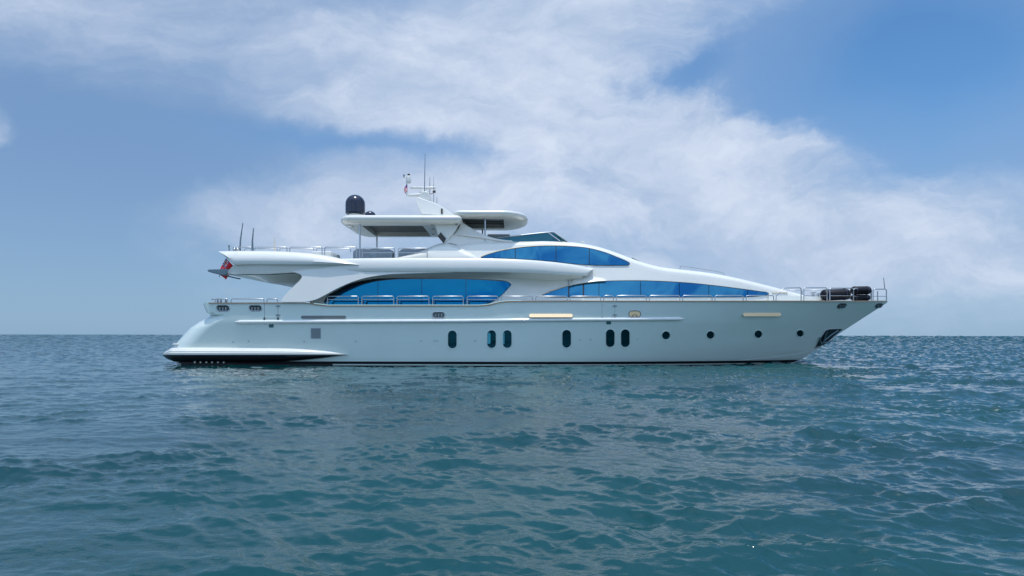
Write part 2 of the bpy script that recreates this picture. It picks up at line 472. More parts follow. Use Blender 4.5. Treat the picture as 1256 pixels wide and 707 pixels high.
# mooring ports (oval, polished) ------------------------------------------------
ports = [(273.5, 378.3, 8.2, 3.6, 'steel'), (313.3, 378.2, 8.0, 3.5, 'steel'), (538, 386.7, 7.8, 3.8, 'steel'), (778.5, 385.4, 7.2, 3.8, 'gold'), (1032.5, 375.3, 5.4, 3.3, 'steel'), (1078, 375.0, 4.3, 2.8, 'steel')]
for cu, cv, ru, rv, kind in ports:
    sl = 0 if cu < 1000 else 22
    def ell(f):
        o = rrect(cu - ru * f, cu + ru * f, cv - rv * f, cv + rv * f, rv * f * .98, 6)
        return [(a - (b - cv) * math.tan(math.radians(sl)), b) for a, b in o]
    if kind == 'steel' : cutter(ell(.9), .07)
    c = on(hull_y, cu, cv)
    w = empty('mooring_port', tuple(c), None, None); attach(w, YACHT); w.matrix_parent_inverse = Matrix.Translation((0, -CY, 0))
    if kind == 'gold': w['label'] = 'cream coloured mooring port with a dark scroll edge'
    s = (CD + c[1]) / F
    decal('backing', (lambda x, z: hull_y(x, z) + .06) if kind == 'steel' else hull_y, ell(1.0 if kind == 'steel' else .93), M['brown'] if kind == 'steel' and cu != 538 else (M['greyv'] if kind == 'steel' else M['gold']), w, 0 if kind == 'steel' else .012, .01)
    ring('rim', hull_y, ell(1.0), M['steel'] if kind == 'steel' else M['dsteel'], w, .022)
    for dx_ in (-.45, .0, .45):
        V_, F_ = [], []
        if kind == 'gold':
            if dx_ == 0: continue
            b0 = on(hull_y, cu + dx_ * ru, cv + rv * .9, .02); b1 = on(hull_y, cu + dx_ * ru * .2, cv + rv * .15, .02)
            tube_geo([b0, (b0 + b1) / 2 + np.array((0, 0, .03)), b1], .016, 6, V_, F_)
        else:
            b0 = on(hull_y, cu + dx_ * ru, cv + rv * .8, -.02); b1 = on(hull_y, cu + dx_ * ru * 1.1 + .5, cv - rv * .35, -.02)
            tube_geo([b0, b1], [.05, .075], 8, V_, F_)
        mk('roller', V_, F_, M['steel'] if kind == 'steel' else M['brown'], w)
# boolean on the hull
cut = mk('cutter', cutV, cutF, M['gel'])
md = hull.modifiers.new('b', 'BOOLEAN'); md.operation = 'DIFFERENCE'; md.object = cut; md.solver = 'EXACT'
dg = bpy.context.evaluated_depsgraph_get(); dg.update()
nm = bpy.data.meshes.new_from_object(hull.evaluated_get(dg)); hull.modifiers.clear()
if len(nm.polygons) > 1000: hull.data = nm
hull.data.set_sharp_from_angle(angle=math.radians(32))
bpy.data.objects.remove(cut, do_unlink=True)

# ---- stripes and rails on the topsides
us = np.linspace(214, 974, 120)
def waterband(name, z0, z1, m, x0, x1, off=.012, parent=hull, side=-1):
    V_, F_ = [], []
    X_ = np.linspace(x0, x1, 160)
    zs = (z0, z1)
    for x in X_:
        for z in zs:
            for o_ in (off, -.03):
                xe = float(xs_(z)) - .02
                xx = min(x, xe); V_.append((xx, CY + side * (float(half(xx, z)) + o_), z))
    for i in range(len(X_) - 1):
        a = i * 4; b = a + 4
        F_ += [(a, a + 2, b + 2, b), (a + 1, b + 1, b + 3, a + 3), (a, b, b + 1, a + 1), (a + 2, a + 3, b + 3, b + 2)]
    F_ += [(0, 1, 3, 2), (len(V_) - 4, len(V_) - 2, len(V_) - 1, len(V_) - 3)]
    return mk(name, V_, F_, m, parent, 40)
for sd_ in (-1, 1):
    waterband('boot_stripe', .085, .215, M['black'], -16.9, 16.4, side=sd_)
    waterband('antifouling_band', -.25, .015, M['black'], -16.9, 15.6, side=sd_)
rub = [on(hull_y, u, itp([(288, 395.3), (400, 394.7), (560, 394.0), (640, 393.0), (800, 391.7), (839, 391.3)], u), .0) for u in np.linspace(288, 839, 90)]
rr_ = [.02] + [.095] * 88 + [.015]
rb = tube('rub_rail', rub, rr_, mat('rub_rail_gelcoat', (.74, .74, .70), .07, coat=1.0), hull, 16)
tube('rub_rail', [(p[0], 2 * CY - p[1], p[2]) for p in rub], rr_, M['gel'], hull, 12)
capx = np.linspace(256, 1087.5, 260)
cap = [on(hull_y, u, itp(SHEER, u), .02) for u in capx]
def ribbon(name, path, w, h, m, parent, dyc=0.0):
    V_, F_ = [], []
    for p in path:
        for a, b in ((-w / 2, -h / 2), (-w / 2, h / 2), (w / 2, h / 2), (w / 2, -h / 2)): V_.append((p[0], p[1] + a + dyc, p[2] + b))
    for i in range(len(path) - 1):
        for k_ in range(4):
            a = i * 4 + k_; b = i * 4 + (k_ + 1) % 4; F_.append((a, b, b + 4, a + 4))
    F_ += [(3, 2, 1, 0), tuple(len(V_) - 4 + k_ for k_ in range(4))]
    return mk(name, V_, F_, m, parent, 30)
ribbon('cap_rail', cap, .12, .05, M['teak'], YACHT, .03)
ribbon('cap_rail', [(p[0], 2 * CY - p[1], p[2]) for p in cap], .12, .05, M['teak'], YACHT, -.03)
capw = [on(hull_y, u, itp(SHEER, u) - 1.1, .02) for u in np.linspace(385, 640, 120)]
ribbon('cap_rail_strip', capw, .10, .03, M['bright'], YACHT, .05)
# vents, grille, doors, fittings
ph = [on(hull_y, u, v) for u, v in ((0, 0),) if False]
def vent(u0, u1, v, m, r=1.9, label=None):
    top = [(u0, v - .1)] + [(u0 + r * (1 - math.cos(a)), v - r * math.sin(a)) for a in np.linspace(.3, 1.57, 6)] + [(u1 - r * (1 - math.cos(a)), v - r * math.sin(a)) for a in np.linspace(1.57, .3, 6)] + [(u1, v - .1)]
    o = patch('hull_vent', hull_y, top, [(a, 2 * v - b) for a, b in top], m, YACHT, .022, .03, 60, 5, tilt=.0 if m is M['greyv'] else .10)
    if label: o['label'] = label
    return o
vent(369, 424.5, 389.3, M['greyv'], 1.9, 'long grey slotted hull vent')
vent(649, 702.5, 387.3, M['gold'], 2.0, 'long cream hull vent amidships')
vent(911.5, 958, 386.1, M['gold'], 2.1, 'long cream hull vent near the bow')
g = decal('vent_grille', hull_y, rrect(381, 393.5, 402.5, 415.7, .6), M['grille'], YACHT, .01)
V_, F_ = [], []
for k_ in range(9):
    v = 403.8 + k_ * 1.33; a, b = on(hull_y, 381.8, v, .02), on(hull_y, 392.8, v, .02); tube_geo([a, b], .012, 5, V_, F_)
mk('grille_bars', V_, F_, M['greyv'], g)
for (ua, ub) in ((324.3, 341), (738.5, 754)):
    V_, F_ = [], []
    for uu in (ua, ub):
        a, b = on(hull_y, uu, 373.0, .0), on(hull_y, uu, 392, .0); tube_geo([a, b], .008, 4, V_, F_)
    a, b = on(hull_y, ua, 390.5), on(hull_y, ub, 390.5); tube_geo([a, b], .006, 4, V_, F_)
    door = mk('boarding_gate', V_, F_, M['seam'], YACHT)
    for vv in (375.6, 386.6):
        V_, F_ = [], []
        c = on(hull_y, ub, vv, .01); lathe_geo(c, [(.0, -.02), (.12, -.02), (.12, .02), (.0, .02)], 14, V_, F_, 'Y', (1, .32))
        mk('hinge', V_, F_, M['dsteel'], door)
    for uu in (ua, ub):
        V_, F_ = [], []
        c = on(hull_y, uu, 391.4, .01); box_geo(c, (.07, .05, .16), V_, F_); mk('latch', V_, F_, M['seam'], door)
for cu, cv in ((332.7, 400.0), (746.6, 396.2)):
    decal('scupper', hull_y, rrect(cu - 2.9, cu + 2.9, cv - 2, cv + 2, .3), mat('scupper_plate', (.02, .10, .11), .3), YACHT, .006)
for cu, cv in ((373, 419), (436, 418.5), (516.5, 418), (532.8, 418), (536.3, 418), (582.8, 417.8), (712, 416.8), (724.7, 416.4), (782, 415.5), (286, 419.5), (305, 418.8)):
    c = on(hull_y, cu, cv, .0)
    V_, F_ = [], []; lathe_geo(c, [(.0, -.03), (.035, -.03), (.04, 0), (.0, .01)], 12, V_, F_, 'Y'); mk('drain_outlet', V_, F_, M['steel'], YACHT)
# spray chine near the bow
ch = [on(hull_y, u, v, .0) for u, v in cur([(868, 446.0), (900, 442.8), (940, 439), (975, 434.6), (1003, 428.6)])]
tube('spray_chine', ch, [.005] + [.008] * (len(ch) - 2) + [.005], M['hullw'], hull, 6)
# anchor pocket and anchor
ap = [(999.7, 427.2), (1004, 418.5), (1012.5, 405.4), (1016, 404), (1031.5, 403.5), (1033, 405), (1025, 411.5), (1017, 418.5), (1011, 422.6)]
pk = decal('anchor_pocket', hull_y, ap, mat('pocket_steel', (.03, .05, .055), .28, metal=.5), YACHT, .02, .05)
ring('pocket_rim', hull_y, ap, M['steel'], pk, .018, .02)
V_, F_ = [], []
q = lambda u, v, o=.08: on(hull_y, u, v, o)
tube_geo([q(1028, 405.5), q(1019, 411.5, .1), q(1010, 419, .1)], .05, 8, V_, F_)
tube_geo([q(1005, 414), q(1006.5, 421, .12), q(1016, 419.5)], [.02, .07, .02], 8, V_, F_)
tube_geo([q(1015, 406.5), q(1013, 411, .1), q(1010, 419)], [.02, .05, .05], 8, V_, F_)
tube_geo([q(1022, 417), q(1016, 420.5, .1), q(1010, 421)], [.02, .05, .05], 8, V_, F_)
mk('anchor', V_, F_, mat('anchor_galvanised', (.12, .18, .2), .35, metal=.7), YACHT)

# ---- swim platform and side sponson
def section_loft(name, rows, m, parent, ang=35, cap=True):
    """rows: list of rings (each a list of xyz), joined"""
    n = len(rows[0]); V_ = [tuple(p) for r in rows for p in r]; F_ = []
    for i in range(len(rows) - 1):
        for k_ in range(n):
            a = i * n + k_; b = i * n + (k_ + 1) % n; F_.append((a, b, b + n, a + n))
    if cap: F_ += [tuple(range(n))[::-1], tuple((len(rows) - 1) * n + k_ for k_ in range(n))]
    return mk(name, V_, F_, m, parent, ang)
spt = cur([(199, 434.2), (200, 431.5), (206, 428.2), (215, 426.6), (300, 427.0), (360, 427.6), (395, 430), (415, 432.3), (427, 434.6)], 6)
spm = [(199, 435.5), (427, 435.2)]
spb = cur([(199, 436), (201, 440), (208, 442.8), (216, 444.0), (300, 444.2), (350, 443.2), (390, 440), (415, 437), (427, 435.4)], 6)
def prot(u): return itp([(199, .0), (202, .22), (208, .33), (225, .38), (340, .36), (400, .22), (427, .0)], u)
def spon_y(u):
    if u < 240: base = itp([(199, 1.3), (203, .75), (210, .45), (225, .22), (240, .14)], u)
    else: base = max(.14, 0)
    return base - prot(u)
sus = list(np.linspace(199, 215, 12)) + list(np.linspace(218, 427, 50))
rw, rbk = [], []
for u in sus:
    y0 = spon_y(u); vt, vm, vb = itp(spt, u), 435.4, itp(spb, u)
    h = max(vm - vt, .05)
    near = [P(u, vm, y0 + .00), P(u, vm - .25 * h, y0 - .01), P(u, vm - .34 * h, y0 + .05), P(u, vm - .48 * h, y0 + .04), P(u, vm - .8 * h, y0 + .12), P(u, vt, y0 + .30)]
    x0 = near[0][0]
    near = [(x0, p[1], p[2]) for p in near]
    farp = [(p[0], 2 * CY - p[1], p[2]) for p in near[::-1]]
    rw.append(near + farp)
    hb = max(vb - vm, .05)
    nb = [P(u, vm + .0, y0 + .03), P(u, vm + .35 * hb, y0 + .03), P(u, vm + .75 * hb, y0 + .12), P(u, vb, y0 + .30)]
    nb = [(x0, p[1], p[2]) for p in nb]
    rbk.append(nb + [(p[0], 2 * CY - p[1], p[2]) for p in nb[::-1]])
section_loft('swim_platform', rw, M['gel'], YACHT, 28)
section_loft('platform_underside', rbk, M['black'], YACHT, 35)
for k_ in range(6):
    u = 237 + k_ * 7.1
    ol = [(u, 442.4), (u + 4.9, 442.4), (u + 1.3, 446)]
    plate('exhaust_fin', ol, .05, .12, M['gel'], YACHT, .008)
plate('stern_ledge', [(210.5, 423.2), (213, 421.2), (224, 421.2), (224, 423.2)], .55, .3, M['gel'], YACHT, .02)
# underwater/near-water skirt below the platform
rows = []
for x in np.linspace(-16.6, -9, 30):
    z1, z0 = .17, -.3; y = .25
    rows.append([(x, y, z0), (x, y, z1), (x, 2 * CY - y, z1), (x, 2 * CY - y, z0)])
section_loft('stern_skirt', rows, M['black'], YACHT)

# ------------------------------------------------------------------ superstructure
def bdeck(x): return float(half(x, 3.4))
def house_y(x, z):
    b = bdeck(x) - .78
    ta = min(max((x + 1) / 2.5, 0), 1); c1 = .07 + .23 * ta * ta * (3 - 2 * ta)      # the saloon sides stand almost upright
    b -= (c1 * min(max(z - 3.2, 0), 1.4) + .30 * max(z - 4.6, 0)) * (1 - .35 * min(max((x - 5) / 10, 0), 1))
    b -= .10 * (1 - ta) * min(max(z - 4.6, 0) / .6, 1)
    # rounding of the nose in plan
    t = max((x - 6) / 10.6, 0); b *= (1 - .30 * t ** 3)
    return CY - max(b, .15)
def body(name, surf, top, bot, m, parent, us, rt=.22, rb=.0, ang=40, crown=.06, xend=None, nm_=10, inset_top=None):
    """closed body whose near side follows surf(x,z) between two photo curves, rounded at the top edge, mirrored about the centreline"""
    rows = []
    for u in us:
        vt, vb = itp(top, u), itp(bot, u)
        if vb - vt < .3: vt = vb - .3
        pt = on(surf, u, vt); pb = on(surf, u, vb)
        H = pt[2] - pb[2]; r = min(rt, H * .48); r2 = min(rb, H * .48)
        x = .5 * (pt[0] + pb[0]); ring_ = []
        if r2 > 0:
            for t in np.linspace(0, 1, 5):
                a = t * math.pi / 2; z = pb[2] + r2 * (1 - math.sin(a)); ring_.append((x, surf(x, z) + r2 * (1 - math.cos(math.pi / 2 - a)), z))
            ring_ = [(p[0], p[1], p[2]) for p in ring_][::-1]
            ring_ = []
            for t in np.linspace(0, 1, 5):
                a = t * math.pi / 2; z = pb[2] + r2 * (1 - math.cos(a)); ring_.append((x, surf(x, z) + r2 * (1 - math.sin(a)), z))
        for t in np.linspace(0, 1, nm_)[(1 if r2 > 0 else 0):]:
            z = pb[2] + r2 + t * (H - r - r2); ring_.append((x, surf(x, z), z))
        for t in np.linspace(0, 1, 7)[1:]:
            a = t * math.pi / 2; z = pt[2] - r + r * math.sin(a); ring_.append((x, surf(x, z) + r * 1.3 * (1 - math.cos(a)), z))
        ztop = ring_[-1][2]; ring_.append((x, CY - .001, ztop + crown))
        rows.append(ring_ + [(p[0], 2 * CY - p[1], p[2]) for p in ring_[::-1]])
    return section_loft(name, rows, m, parent, ang)
TOP = cur([(545, 303), (560, 299), (585, 296), (620, 295.5), (645, 295.2), (665, 294.2), (690, 295.2), (715, 297.8), (738, 302.5), (758, 309), (775, 315.5), (790, 320.8), (805, 325), (818, 327.6), (835, 329.6), (870, 333.6), (900, 339), (930, 346), (955, 352.3), (975, 358), (985, 361), (990, 364.3)], 6)
BOT = [(380, 374), (400, 377), (590, 377), (612, 373), (640, 371.5), (960, 370.5), (990, 369)]
house = body('deckhouse', house_y, TOP, BOT, M['gel'], YACHT, list(np.linspace(548, 800, 90)) + list(np.linspace(803, 990, 80)), .28)
SALT = cur([(378, 371), (390, 364), (405, 352), (425, 342), (450, 335), (480, 331), (520, 330), (600, 330)])
salon = body('saloon_house', house_y, SALT, BOT, M['gel'], YACHT, np.linspace(380, 560, 60), .03)

# windows ------------------------------------------------------------------------
def window(label, top, bot, mull, gm, gap=.45, trim_top=None, trim_bot=None, thick=(), far_windows=()):
    t2 = trim_top or [(u, v - .9) for u, v in top]; b2 = trim_bot or [(u, v + .6) for u, v in bot]
    fr = patch('window_band', house_y, t2, b2, M['trim'], YACHT, .012, .03, 90, 8)
    fr['label'] = label
    e = [top[0][0] + .3] + list(mull) + [top[-1][0] - .3]
    for a, b in zip(e[:-1], e[1:]):
        ga = .9 if a in thick else gap; gb = .9 if b in thick else gap
        patch('pane', house_y, top, bot, gm, fr, .060, .006, max(12, int((b - a) / 2)), 10, a + ga, b - gb)
    for (a, b, c, d) in far_windows:  # pale panels painted as daylight from the far-side windows behind the glass
        decal('inner_panel', house_y, [(a, c), (b, c), (b, d), (a, d)], M['inner_panel'], fr, .040, .004)
    return fr
ST = cur([(398.3, 371), (401, 367), (408, 362.6), (420, 357), (435, 351.5), (455, 346.6), (475, 343.9), (500, 342.7), (560, 342.6), (600, 344.2), (618, 345.7), (624, 347.2), (626.3, 349.5)])
SB = cur([(398.3, 371.4), (400, 373.0), (405, 374.2), (430, 374.6), (580, 374.6), (592, 373.6), (604, 369.6), (614, 362.8), (622, 354.6), (626.3, 350)])
STT = cur([(397.5, 370), (401, 363.5), (412, 357), (425, 350), (440, 345.6), (460, 342.2), (480, 341.4), (500, 341.3), (560, 341.6), (600, 343.0), (620, 344.8), (627, 348.5)])
SBT = [(397.5, 371.5), (401, 374.5), (405, 375.2), (588, 375.2), (600, 372.6), (612, 365.6), (620, 358), (627, 350)]
window('large blue saloon window with an arched aft end', ST, SB, (463.6, 517.4, 571.5), M['sglass'], .3, STT, SBT,
       far_windows=((466, 475, 354, 370), (481.5, 500, 352.5, 371), (549, 566, 352, 371), (573, 600, 355, 368)))
UT = cur([(590, 315.9), (600, 312.2), (620, 307.2), (645, 303.7), (670, 302.4), (700, 303.0), (722, 305.2), (742, 310.4), (758, 316.6), (768, 320.8), (772.5, 323.6)])
UB = cur([(590, 316.3), (620, 316.8), (650, 318.4), (680, 320.9), (705, 323.7), (730, 325.2), (760, 325.3), (770, 325), (772.5, 324)])
window('upper blue wheelhouse window band', UT, UB, (632, 682, 722.8), M['bglass'])
FT = cur([(665, 362.6), (680, 356.9), (697, 351.6), (715, 348.4), (740, 345.6), (790, 345.0), (840, 347.4), (880, 351.4), (910, 355.2), (932, 358.2), (941, 359.4), (943, 360.6)])
FB = cur([(665, 363.4), (680, 364.4), (720, 364.5), (800, 364.4), (880, 364.4), (915, 364.1), (930, 363.2), (938, 362.0), (943, 361.0)])
window('long blue forward window band', FT, FB, (697.6, 715.6, 734.6, 785.5, 833.2, 869.4, 917), M['bglass'], .35, thick=(697.6, 715.6))
# cream edge trims
def surfline(name, pts, r, m, parent, off=.02, surf=house_y, n=6):
    return tube(name, [on(surf, u, v, off) for u, v in pts], r, m, parent, n)
surfline('window_trim', [(u, v - 1.0) for u, v in UT if u < 700], .03, M['cream'], house)
surfline('window_trim', [(u, v - 1.0) for u, v in FT if u < 742], .03, M['cream'], house)
surfline('panel_seam', [(697, 338), (697, 366)], .010, M['seam'], house, .0)
patch('window_brow', house_y, cur([(698, 350), (701, 346), (705, 340.6), (709, 339.2), (735, 341.2), (741, 342.4), (744, 344.4)]), cur([(698, 350.6), (715, 347.2), (730, 345.4), (744, 344.6)]), M['gel'], YACHT, .10, .16, 30, 8, tilt=.14)
patch('foredeck_coaming', lambda x, z: house_y(x, z) - .12, [(943, 363.2), (1008, 364.0), (1010, 367)], [(943, 369), (1010, 369)], M['gel'], YACHT, .0, .5, 30, 4)
surfline('nose_vent', [(947, 359.0), (966, 359.0)], .03, M['cream'], house)

# upper deck coaming ("eyebrow"), long band from the aft fin to the pointed end ----
EYT = cur([(280, 318), (330, 318), (400, 318), (425, 317.4), (460, 316.8), (520, 316.6), (585, 316.9), (620, 317.6), (655, 319.5), (685, 322.4), (705, 325.0), (722, 328.2), (728.5, 329.2)])
EYB = cur([(280, 334), (400, 334.5), (480, 334.0), (560, 334.0), (620, 334.5), (660, 336), (690, 338.0), (712, 338.8), (719.5, 338.6)]) + [(724, 334.2), (728.5, 329.5)]
def eye_base(u): return itp([(360, .32), (385, .24), (410, .17), (450, .07), (600, .02), (640, .06), (680, .30), (710, .66), (728, .95)], u)
def eye_sec(u, prof, top, bot, base, crown=True):
    vt, vb = itp(top, u), itp(bot, u); r = []
    if vb - vt < .2: vb = vt + .2
    y0 = base(u); x = P(u, vt, y0)[0]
    for t, ins in prof:
        y = y0 + ins; p = P(u, vb + t * (vt - vb), y); r.append((x, y, p[2]))
    return r + [(q_[0], 2 * CY - q_[1], q_[2]) for q_ in r[::-1]]
prof = [(.06, .50), (.0, .04), (.02, .0), (.12, -.03), (.40, -.035), (.70, .0), (.90, .06), (.97, .10), (1.0, .16), (1.0, .42)]
section_loft('upper_deck_coaming', [eye_sec(u, prof, EYT, EYB, eye_base) for u in list(np.linspace(376, 700, 100)) + list(np.linspace(702, 728, 24))], M['gel'], YACHT, 40)
# shadowed soffit below the coaming (overhang over the side deck)
sf = [(405, 334.2), (560, 334.2), (660, 336), (700, 338)]
rows = []
for u in np.linspace(405, 715, 60):
    y0 = eye_base(u) + .12; p = P(u, itp(EYB, u) - .6, y0); z = p[2]
    q2 = house_y(p[0], z - .25) + .1
    rows.append([(p[0], y0, z), (p[0], y0, z + .05), (p[0], 2 * CY - y0, z + .05), (p[0], 2 * CY - y0, z), (p[0], 2 * CY - q2, z - .30), (p[0], q2, z - .30)])
section_loft('overhang_soffit', rows, M['gel'], YACHT, 30)

# aft overhang: fin bulwark, lower band and soffit --------------------------------
FNT = cur([(268.5, 308.2), (285, 307.9), (330, 308.2), (360, 309.6), (385, 311.8), (410, 316), (428, 320.6), (440, 324.4)])
fin_base = lambda u: itp([(268, .75), (275, .45), (290, .18), (330, .04), (400, .0), (440, .06)], u)
def fin_bot(u): return itp([(268.5, 308.8), (277, 316), (286.5, 325.2), (440, 325.2)], u)
rows = []
for u in list(np.linspace(268.5, 290, 16)) + list(np.linspace(293, 440, 50)):
    rows.append(eye_sec(u, [(-.02, .45), (0, .06), (.05, .0), (.3, -.05), (.55, .0), (.78, .08), (.92, .18), (1, .32)], FNT, [(a, fin_bot(a)) for a in np.linspace(268, 440, 60)], fin_base))
section_loft('aft_bulwark', rows, M['gel'], YACHT, 40)
def low_top(u): return 324.6
LBT = [(280, 325), (440, 325)]
LBB = [(279, 337.0), (281.5, 336.6), (287, 337.4), (330, 336.6), (365, 334.6), (410, 333)]
rows = []
lowb = lambda u: itp([(279, .85), (284, .55), (292, .32), (320, .14), (410, .12)], u)
for u in list(np.linspace(279, 290, 10)) + list(np.linspace(293, 410, 40)):
    vt = itp([(279, 333.5), (282, 330), (287, 325)], u) if u < 287 else 325
    rows.append(eye_sec(u, [(0, .55), (0, .14), (.06, .09), (.5, .05), (1, .0), (1, .5)], [(u, vt)], [(u, itp(LBB, u))], lowb))
section_loft('overhang_fascia', rows, M['gel'], YACHT, 30)
# soffit body: deepens towards the middle of the boat
rows = []
for u in np.linspace(281, 400, 50):
    x = P(u, 336, .7)[0]; vt = itp(LBB, u); z = P(u, vt - .3, .35)[2]
    zb = P(u, itp([(281, 338.0), (300, 342.2), (322, 347.2), (400, 347.4)], u), 1.9)[2]
    zb = min(zb, z - .01)
    rows.append([(x, .42, z + .02), (x, .62, z - .01), (x, 1.2, z - .3 * (z - zb)), (x, 1.9, zb), (x, 2 * CY - 1.9, zb), (x, 2 * CY - 1.2, z - .3 * (z - zb)), (x, 2 * CY - .62, z - .01), (x, 2 * CY - .42, z + .02)])
section_loft('aft_soffit', rows, M['gel'], YACHT, 30)
# fashion plate on each side
FP = cur([(345, 368), (352, 359.6), (361, 350.6), (367.5, 344.2), (370, 340.4), (368.6, 337.2), (364, 335.2), (357, 333.8)], 4) + \
     cur([(372, 331.6), (405, 328.8), (440, 328.6), (470, 330.6), (490, 332.6), (540, 333.2)], 4) + \
     cur([(560, 334.4), (520, 335.2), (480, 336.6), (455, 339.8), (435, 345.0), (415, 353.4), (400, 361.4), (388, 367.4), (376, 370.4)], 4) + [(352, 370.8), (345.6, 370.4)]
fp = plate('side_wing', FP, lambda u, v: -.16 + .0065 * max(371 - v, 0), .22, M['gel'], YACHT, .06, seg=4)
plate_far(fp, 'side_wing', YACHT)
cr = plate('wing_crease', cur([(386, 330.0), (405, 328.2), (440, 327.9), (470, 329.8), (487, 332.0)], 4) + cur([(487, 333), (470, 331.4), (440, 329.6), (405, 330), (386, 331.4)], 4), .30, .2, M['gel'], YACHT, .01)
# aft bulkhead and cockpit behind the wing
box('aft_bulkhead', (-8.7, CY, 4.0), (.15, 5.6, 1.7), M['gel'], YACHT)
p0 = P(392, 350, 1.5)
# hump between wing and arch
HT = cur([(440, 318), (480, 316.4), (500, 312.4), (515, 307.2), (530, 300.6), (541, 297.2), (550, 297.4), (560, 300.2), (572, 306.2), (582, 313.4), (586, 317.5)])
hump_surf = lambda x, z: 1.05 + .30 * max(z - 5.6, 0)
rows_us = np.linspace(470, 586, 60)
body('flybridge_coaming', hump_surf, HT, [(440, 322), (600, 322)], M['gel'], YACHT, rows_us, .35, crown=.0)
# arch (roll bar) on each side, leaning inwards
AR = cur([(517.5, 263), (509.8, 247.8), (512.5, 241.5)], 3) + cur([(522, 245.6), (535, 249.8), (547, 256.8), (558, 265.2), (572, 276.0), (586, 284.4), (602, 291.0), (620, 294.6), (642, 296.2)], 6) + \
     cur([(632, 299.6), (612, 303.6), (598, 308.6), (586, 315), (576, 311.4), (562, 301.8), (552, 298.6), (544, 299.4)], 4) + cur([(549, 292.6), (554, 289.2), (559, 286), (563, 279.4), (565.5, 273.2), (562, 269), (550, 265)], 4)
arch_y = lambda u, v: 1.55 + .013 * max(300 - v, 0) + .009 * max(u - 596, 0)
ar = plate('radar_arch', AR, arch_y, .28, M['gel'], YACHT, .07, seg=4)
plate_far(ar, 'radar_arch', YACHT)
box('arch_crossbeam', (P(531, 256, 2.2)[0], CY, P(531, 259, 2.2)[2]), (.9, 3.0, .22), M['gel'], YACHT, .08)
# seam of arch foot
surfline('arch_foot', cur([(553, 289), (565, 288.6), (585, 290.6), (610, 294.6), (628, 296)]), .03, M['gel'], ar, .0, lambda x, z: arch_y(0, 292) + .01)
decal('arch_niche', lambda x, z: arch_y(0, 265) + .0, rrect(540.8, 543.0, 256, 262.4, .6), M['brown'], ar, .012, .02)

# hardtops: slabs with a real recess cut from below ---------------------------------
def slab(name, outline_xy, z0, z1, m, parent, edge=.16):
    """plan outline, rounded rim section (fuller at the top)"""
    pts = [Vector((a, b)) for a, b in outline_xy]; n = len(pts)
    c = sum(pts, Vector((0, 0))) / n
    def inset(d):
        r = []
        for i in range(n):
            a, b, e = pts[i - 1], pts[i], pts[(i + 1) % n]
            t = (e - a).normalized(); nrm = Vector((-t.y, t.x))
            if nrm.dot(c - b) < 0: nrm = -nrm
            r.append(b + nrm * d)
        return r
    H = z1 - z0; V_, F_ = [], []
    secs = [(.34, 0), (.12, .12), (.03, .34), (0, .55), (.02, .75), (.09, .92), (.22, 1.0)]
    for ins, t in secs:
        for p in inset(ins): V_.append((p.x, p.y, z0 + t * H))
    for i in range(len(secs) - 1):
        for k_ in range(n):
            a = i * n + k_; b = i * n + (k_ + 1) % n; F_.append((a, b, b + n, a + n))
    F_ += [tuple(range(n))[::-1], tuple((len(secs) - 1) * n + k_ for k_ in range(n))]
    return mk(name, V_, F_, m, parent, 40)
def cut_box(o, lo, hi):
    V_, F_ = [], []; box_geo([(a + b) / 2 for a, b in zip(lo, hi)], [b - a for a, b in zip(lo, hi)], V_, F_)
    c = mk('c', V_, F_, M['gel']); md = o.modifiers.new('b', 'BOOLEAN'); md.operation = 'DIFFERENCE'; md.object = c; md.solver = 'EXACT'
    dg = bpy.context.evaluated_depsgraph_get(); dg.update()
    nm = bpy.data.meshes.new_from_object(o.evaluated_get(dg)); o.modifiers.clear(); o.data = nm
    nm.set_sharp_from_angle(angle=math.radians(40)); bpy.data.objects.remove(c, do_unlink=True)
def plan(x0, x1, y0, y1, ra, rb_, n=10, ea=1.0, eb=1.0):
    """plan outline: rounded rectangle with aft radius ra and forward radius rb_ (ea/eb stretch the radius along x)"""
    o = []
    for cx, cy, a0, r, e in ((x1 - rb_ * eb, y0 + rb_, -90, rb_, eb), (x1 - rb_ * eb, y1 - rb_, 0, rb_, eb), (x0 + ra * ea, y1 - ra, 90, ra, ea), (x0 + ra * ea, y0 + ra, 180, ra, ea)):
        for k_ in range(n + 1):
            t = math.radians(a0 + 90 * k_ / n); o.append((cx + r * e * math.cos(t), cy + r * math.sin(t)))
    return o
Z0, Z1 = 7.30, 7.72
hx0 = P(415.5, 270, 1.6)[0]; hx1 = P(566, 273, 1.0)[0]
ht = slab('hardtop', plan(hx0, hx1, .95, 6.5, 1.3, .25, ea=.55), Z0, Z1, M['gel'], YACHT)
cut_box(ht, (-7.95, 2.0, Z0 - .2), (-4.72, 5.75, Z0 + .30))
box('sunroof_panel', ((-7.95 - 4.72) / 2, 3.875, Z0 + .275), (3.2, 3.7, .04), M['dark'], ht)
Y0, Y1 = 7.66, 8.02
fx0 = P(556, 260, 1.6)[0]; fx1 = P(648.5, 268, 2.2)[0]
hf2 = slab('hardtop', plan(fx0, fx1, 1.15, 6.2, .4, 2.2, n=14, eb=.62), Y0, Y1, M['gel'], YACHT)
cut_box(hf2, (-2.65, 1.95, Y0 - .2), (-.45, 5.1, Y0 + .28))
hf2['label'] = 'forward hardtop with rounded front and open dark hatch'
box('sunroof_panel', (-1.55, 3.52, Y0 + .255), (2.15, 3.1, .04), M['brown'], hf2)
for k_ in range(4):
    V_, F_ = [], []
    y = 2.5 + .75 * k_; tube_geo([(-2.6, y, Y0 + .06), (-.5, y, Y0 + .06)], .02, 6, V_, F_)
    mk('hatch_bar', V_, F_, M['steel'], hf2)
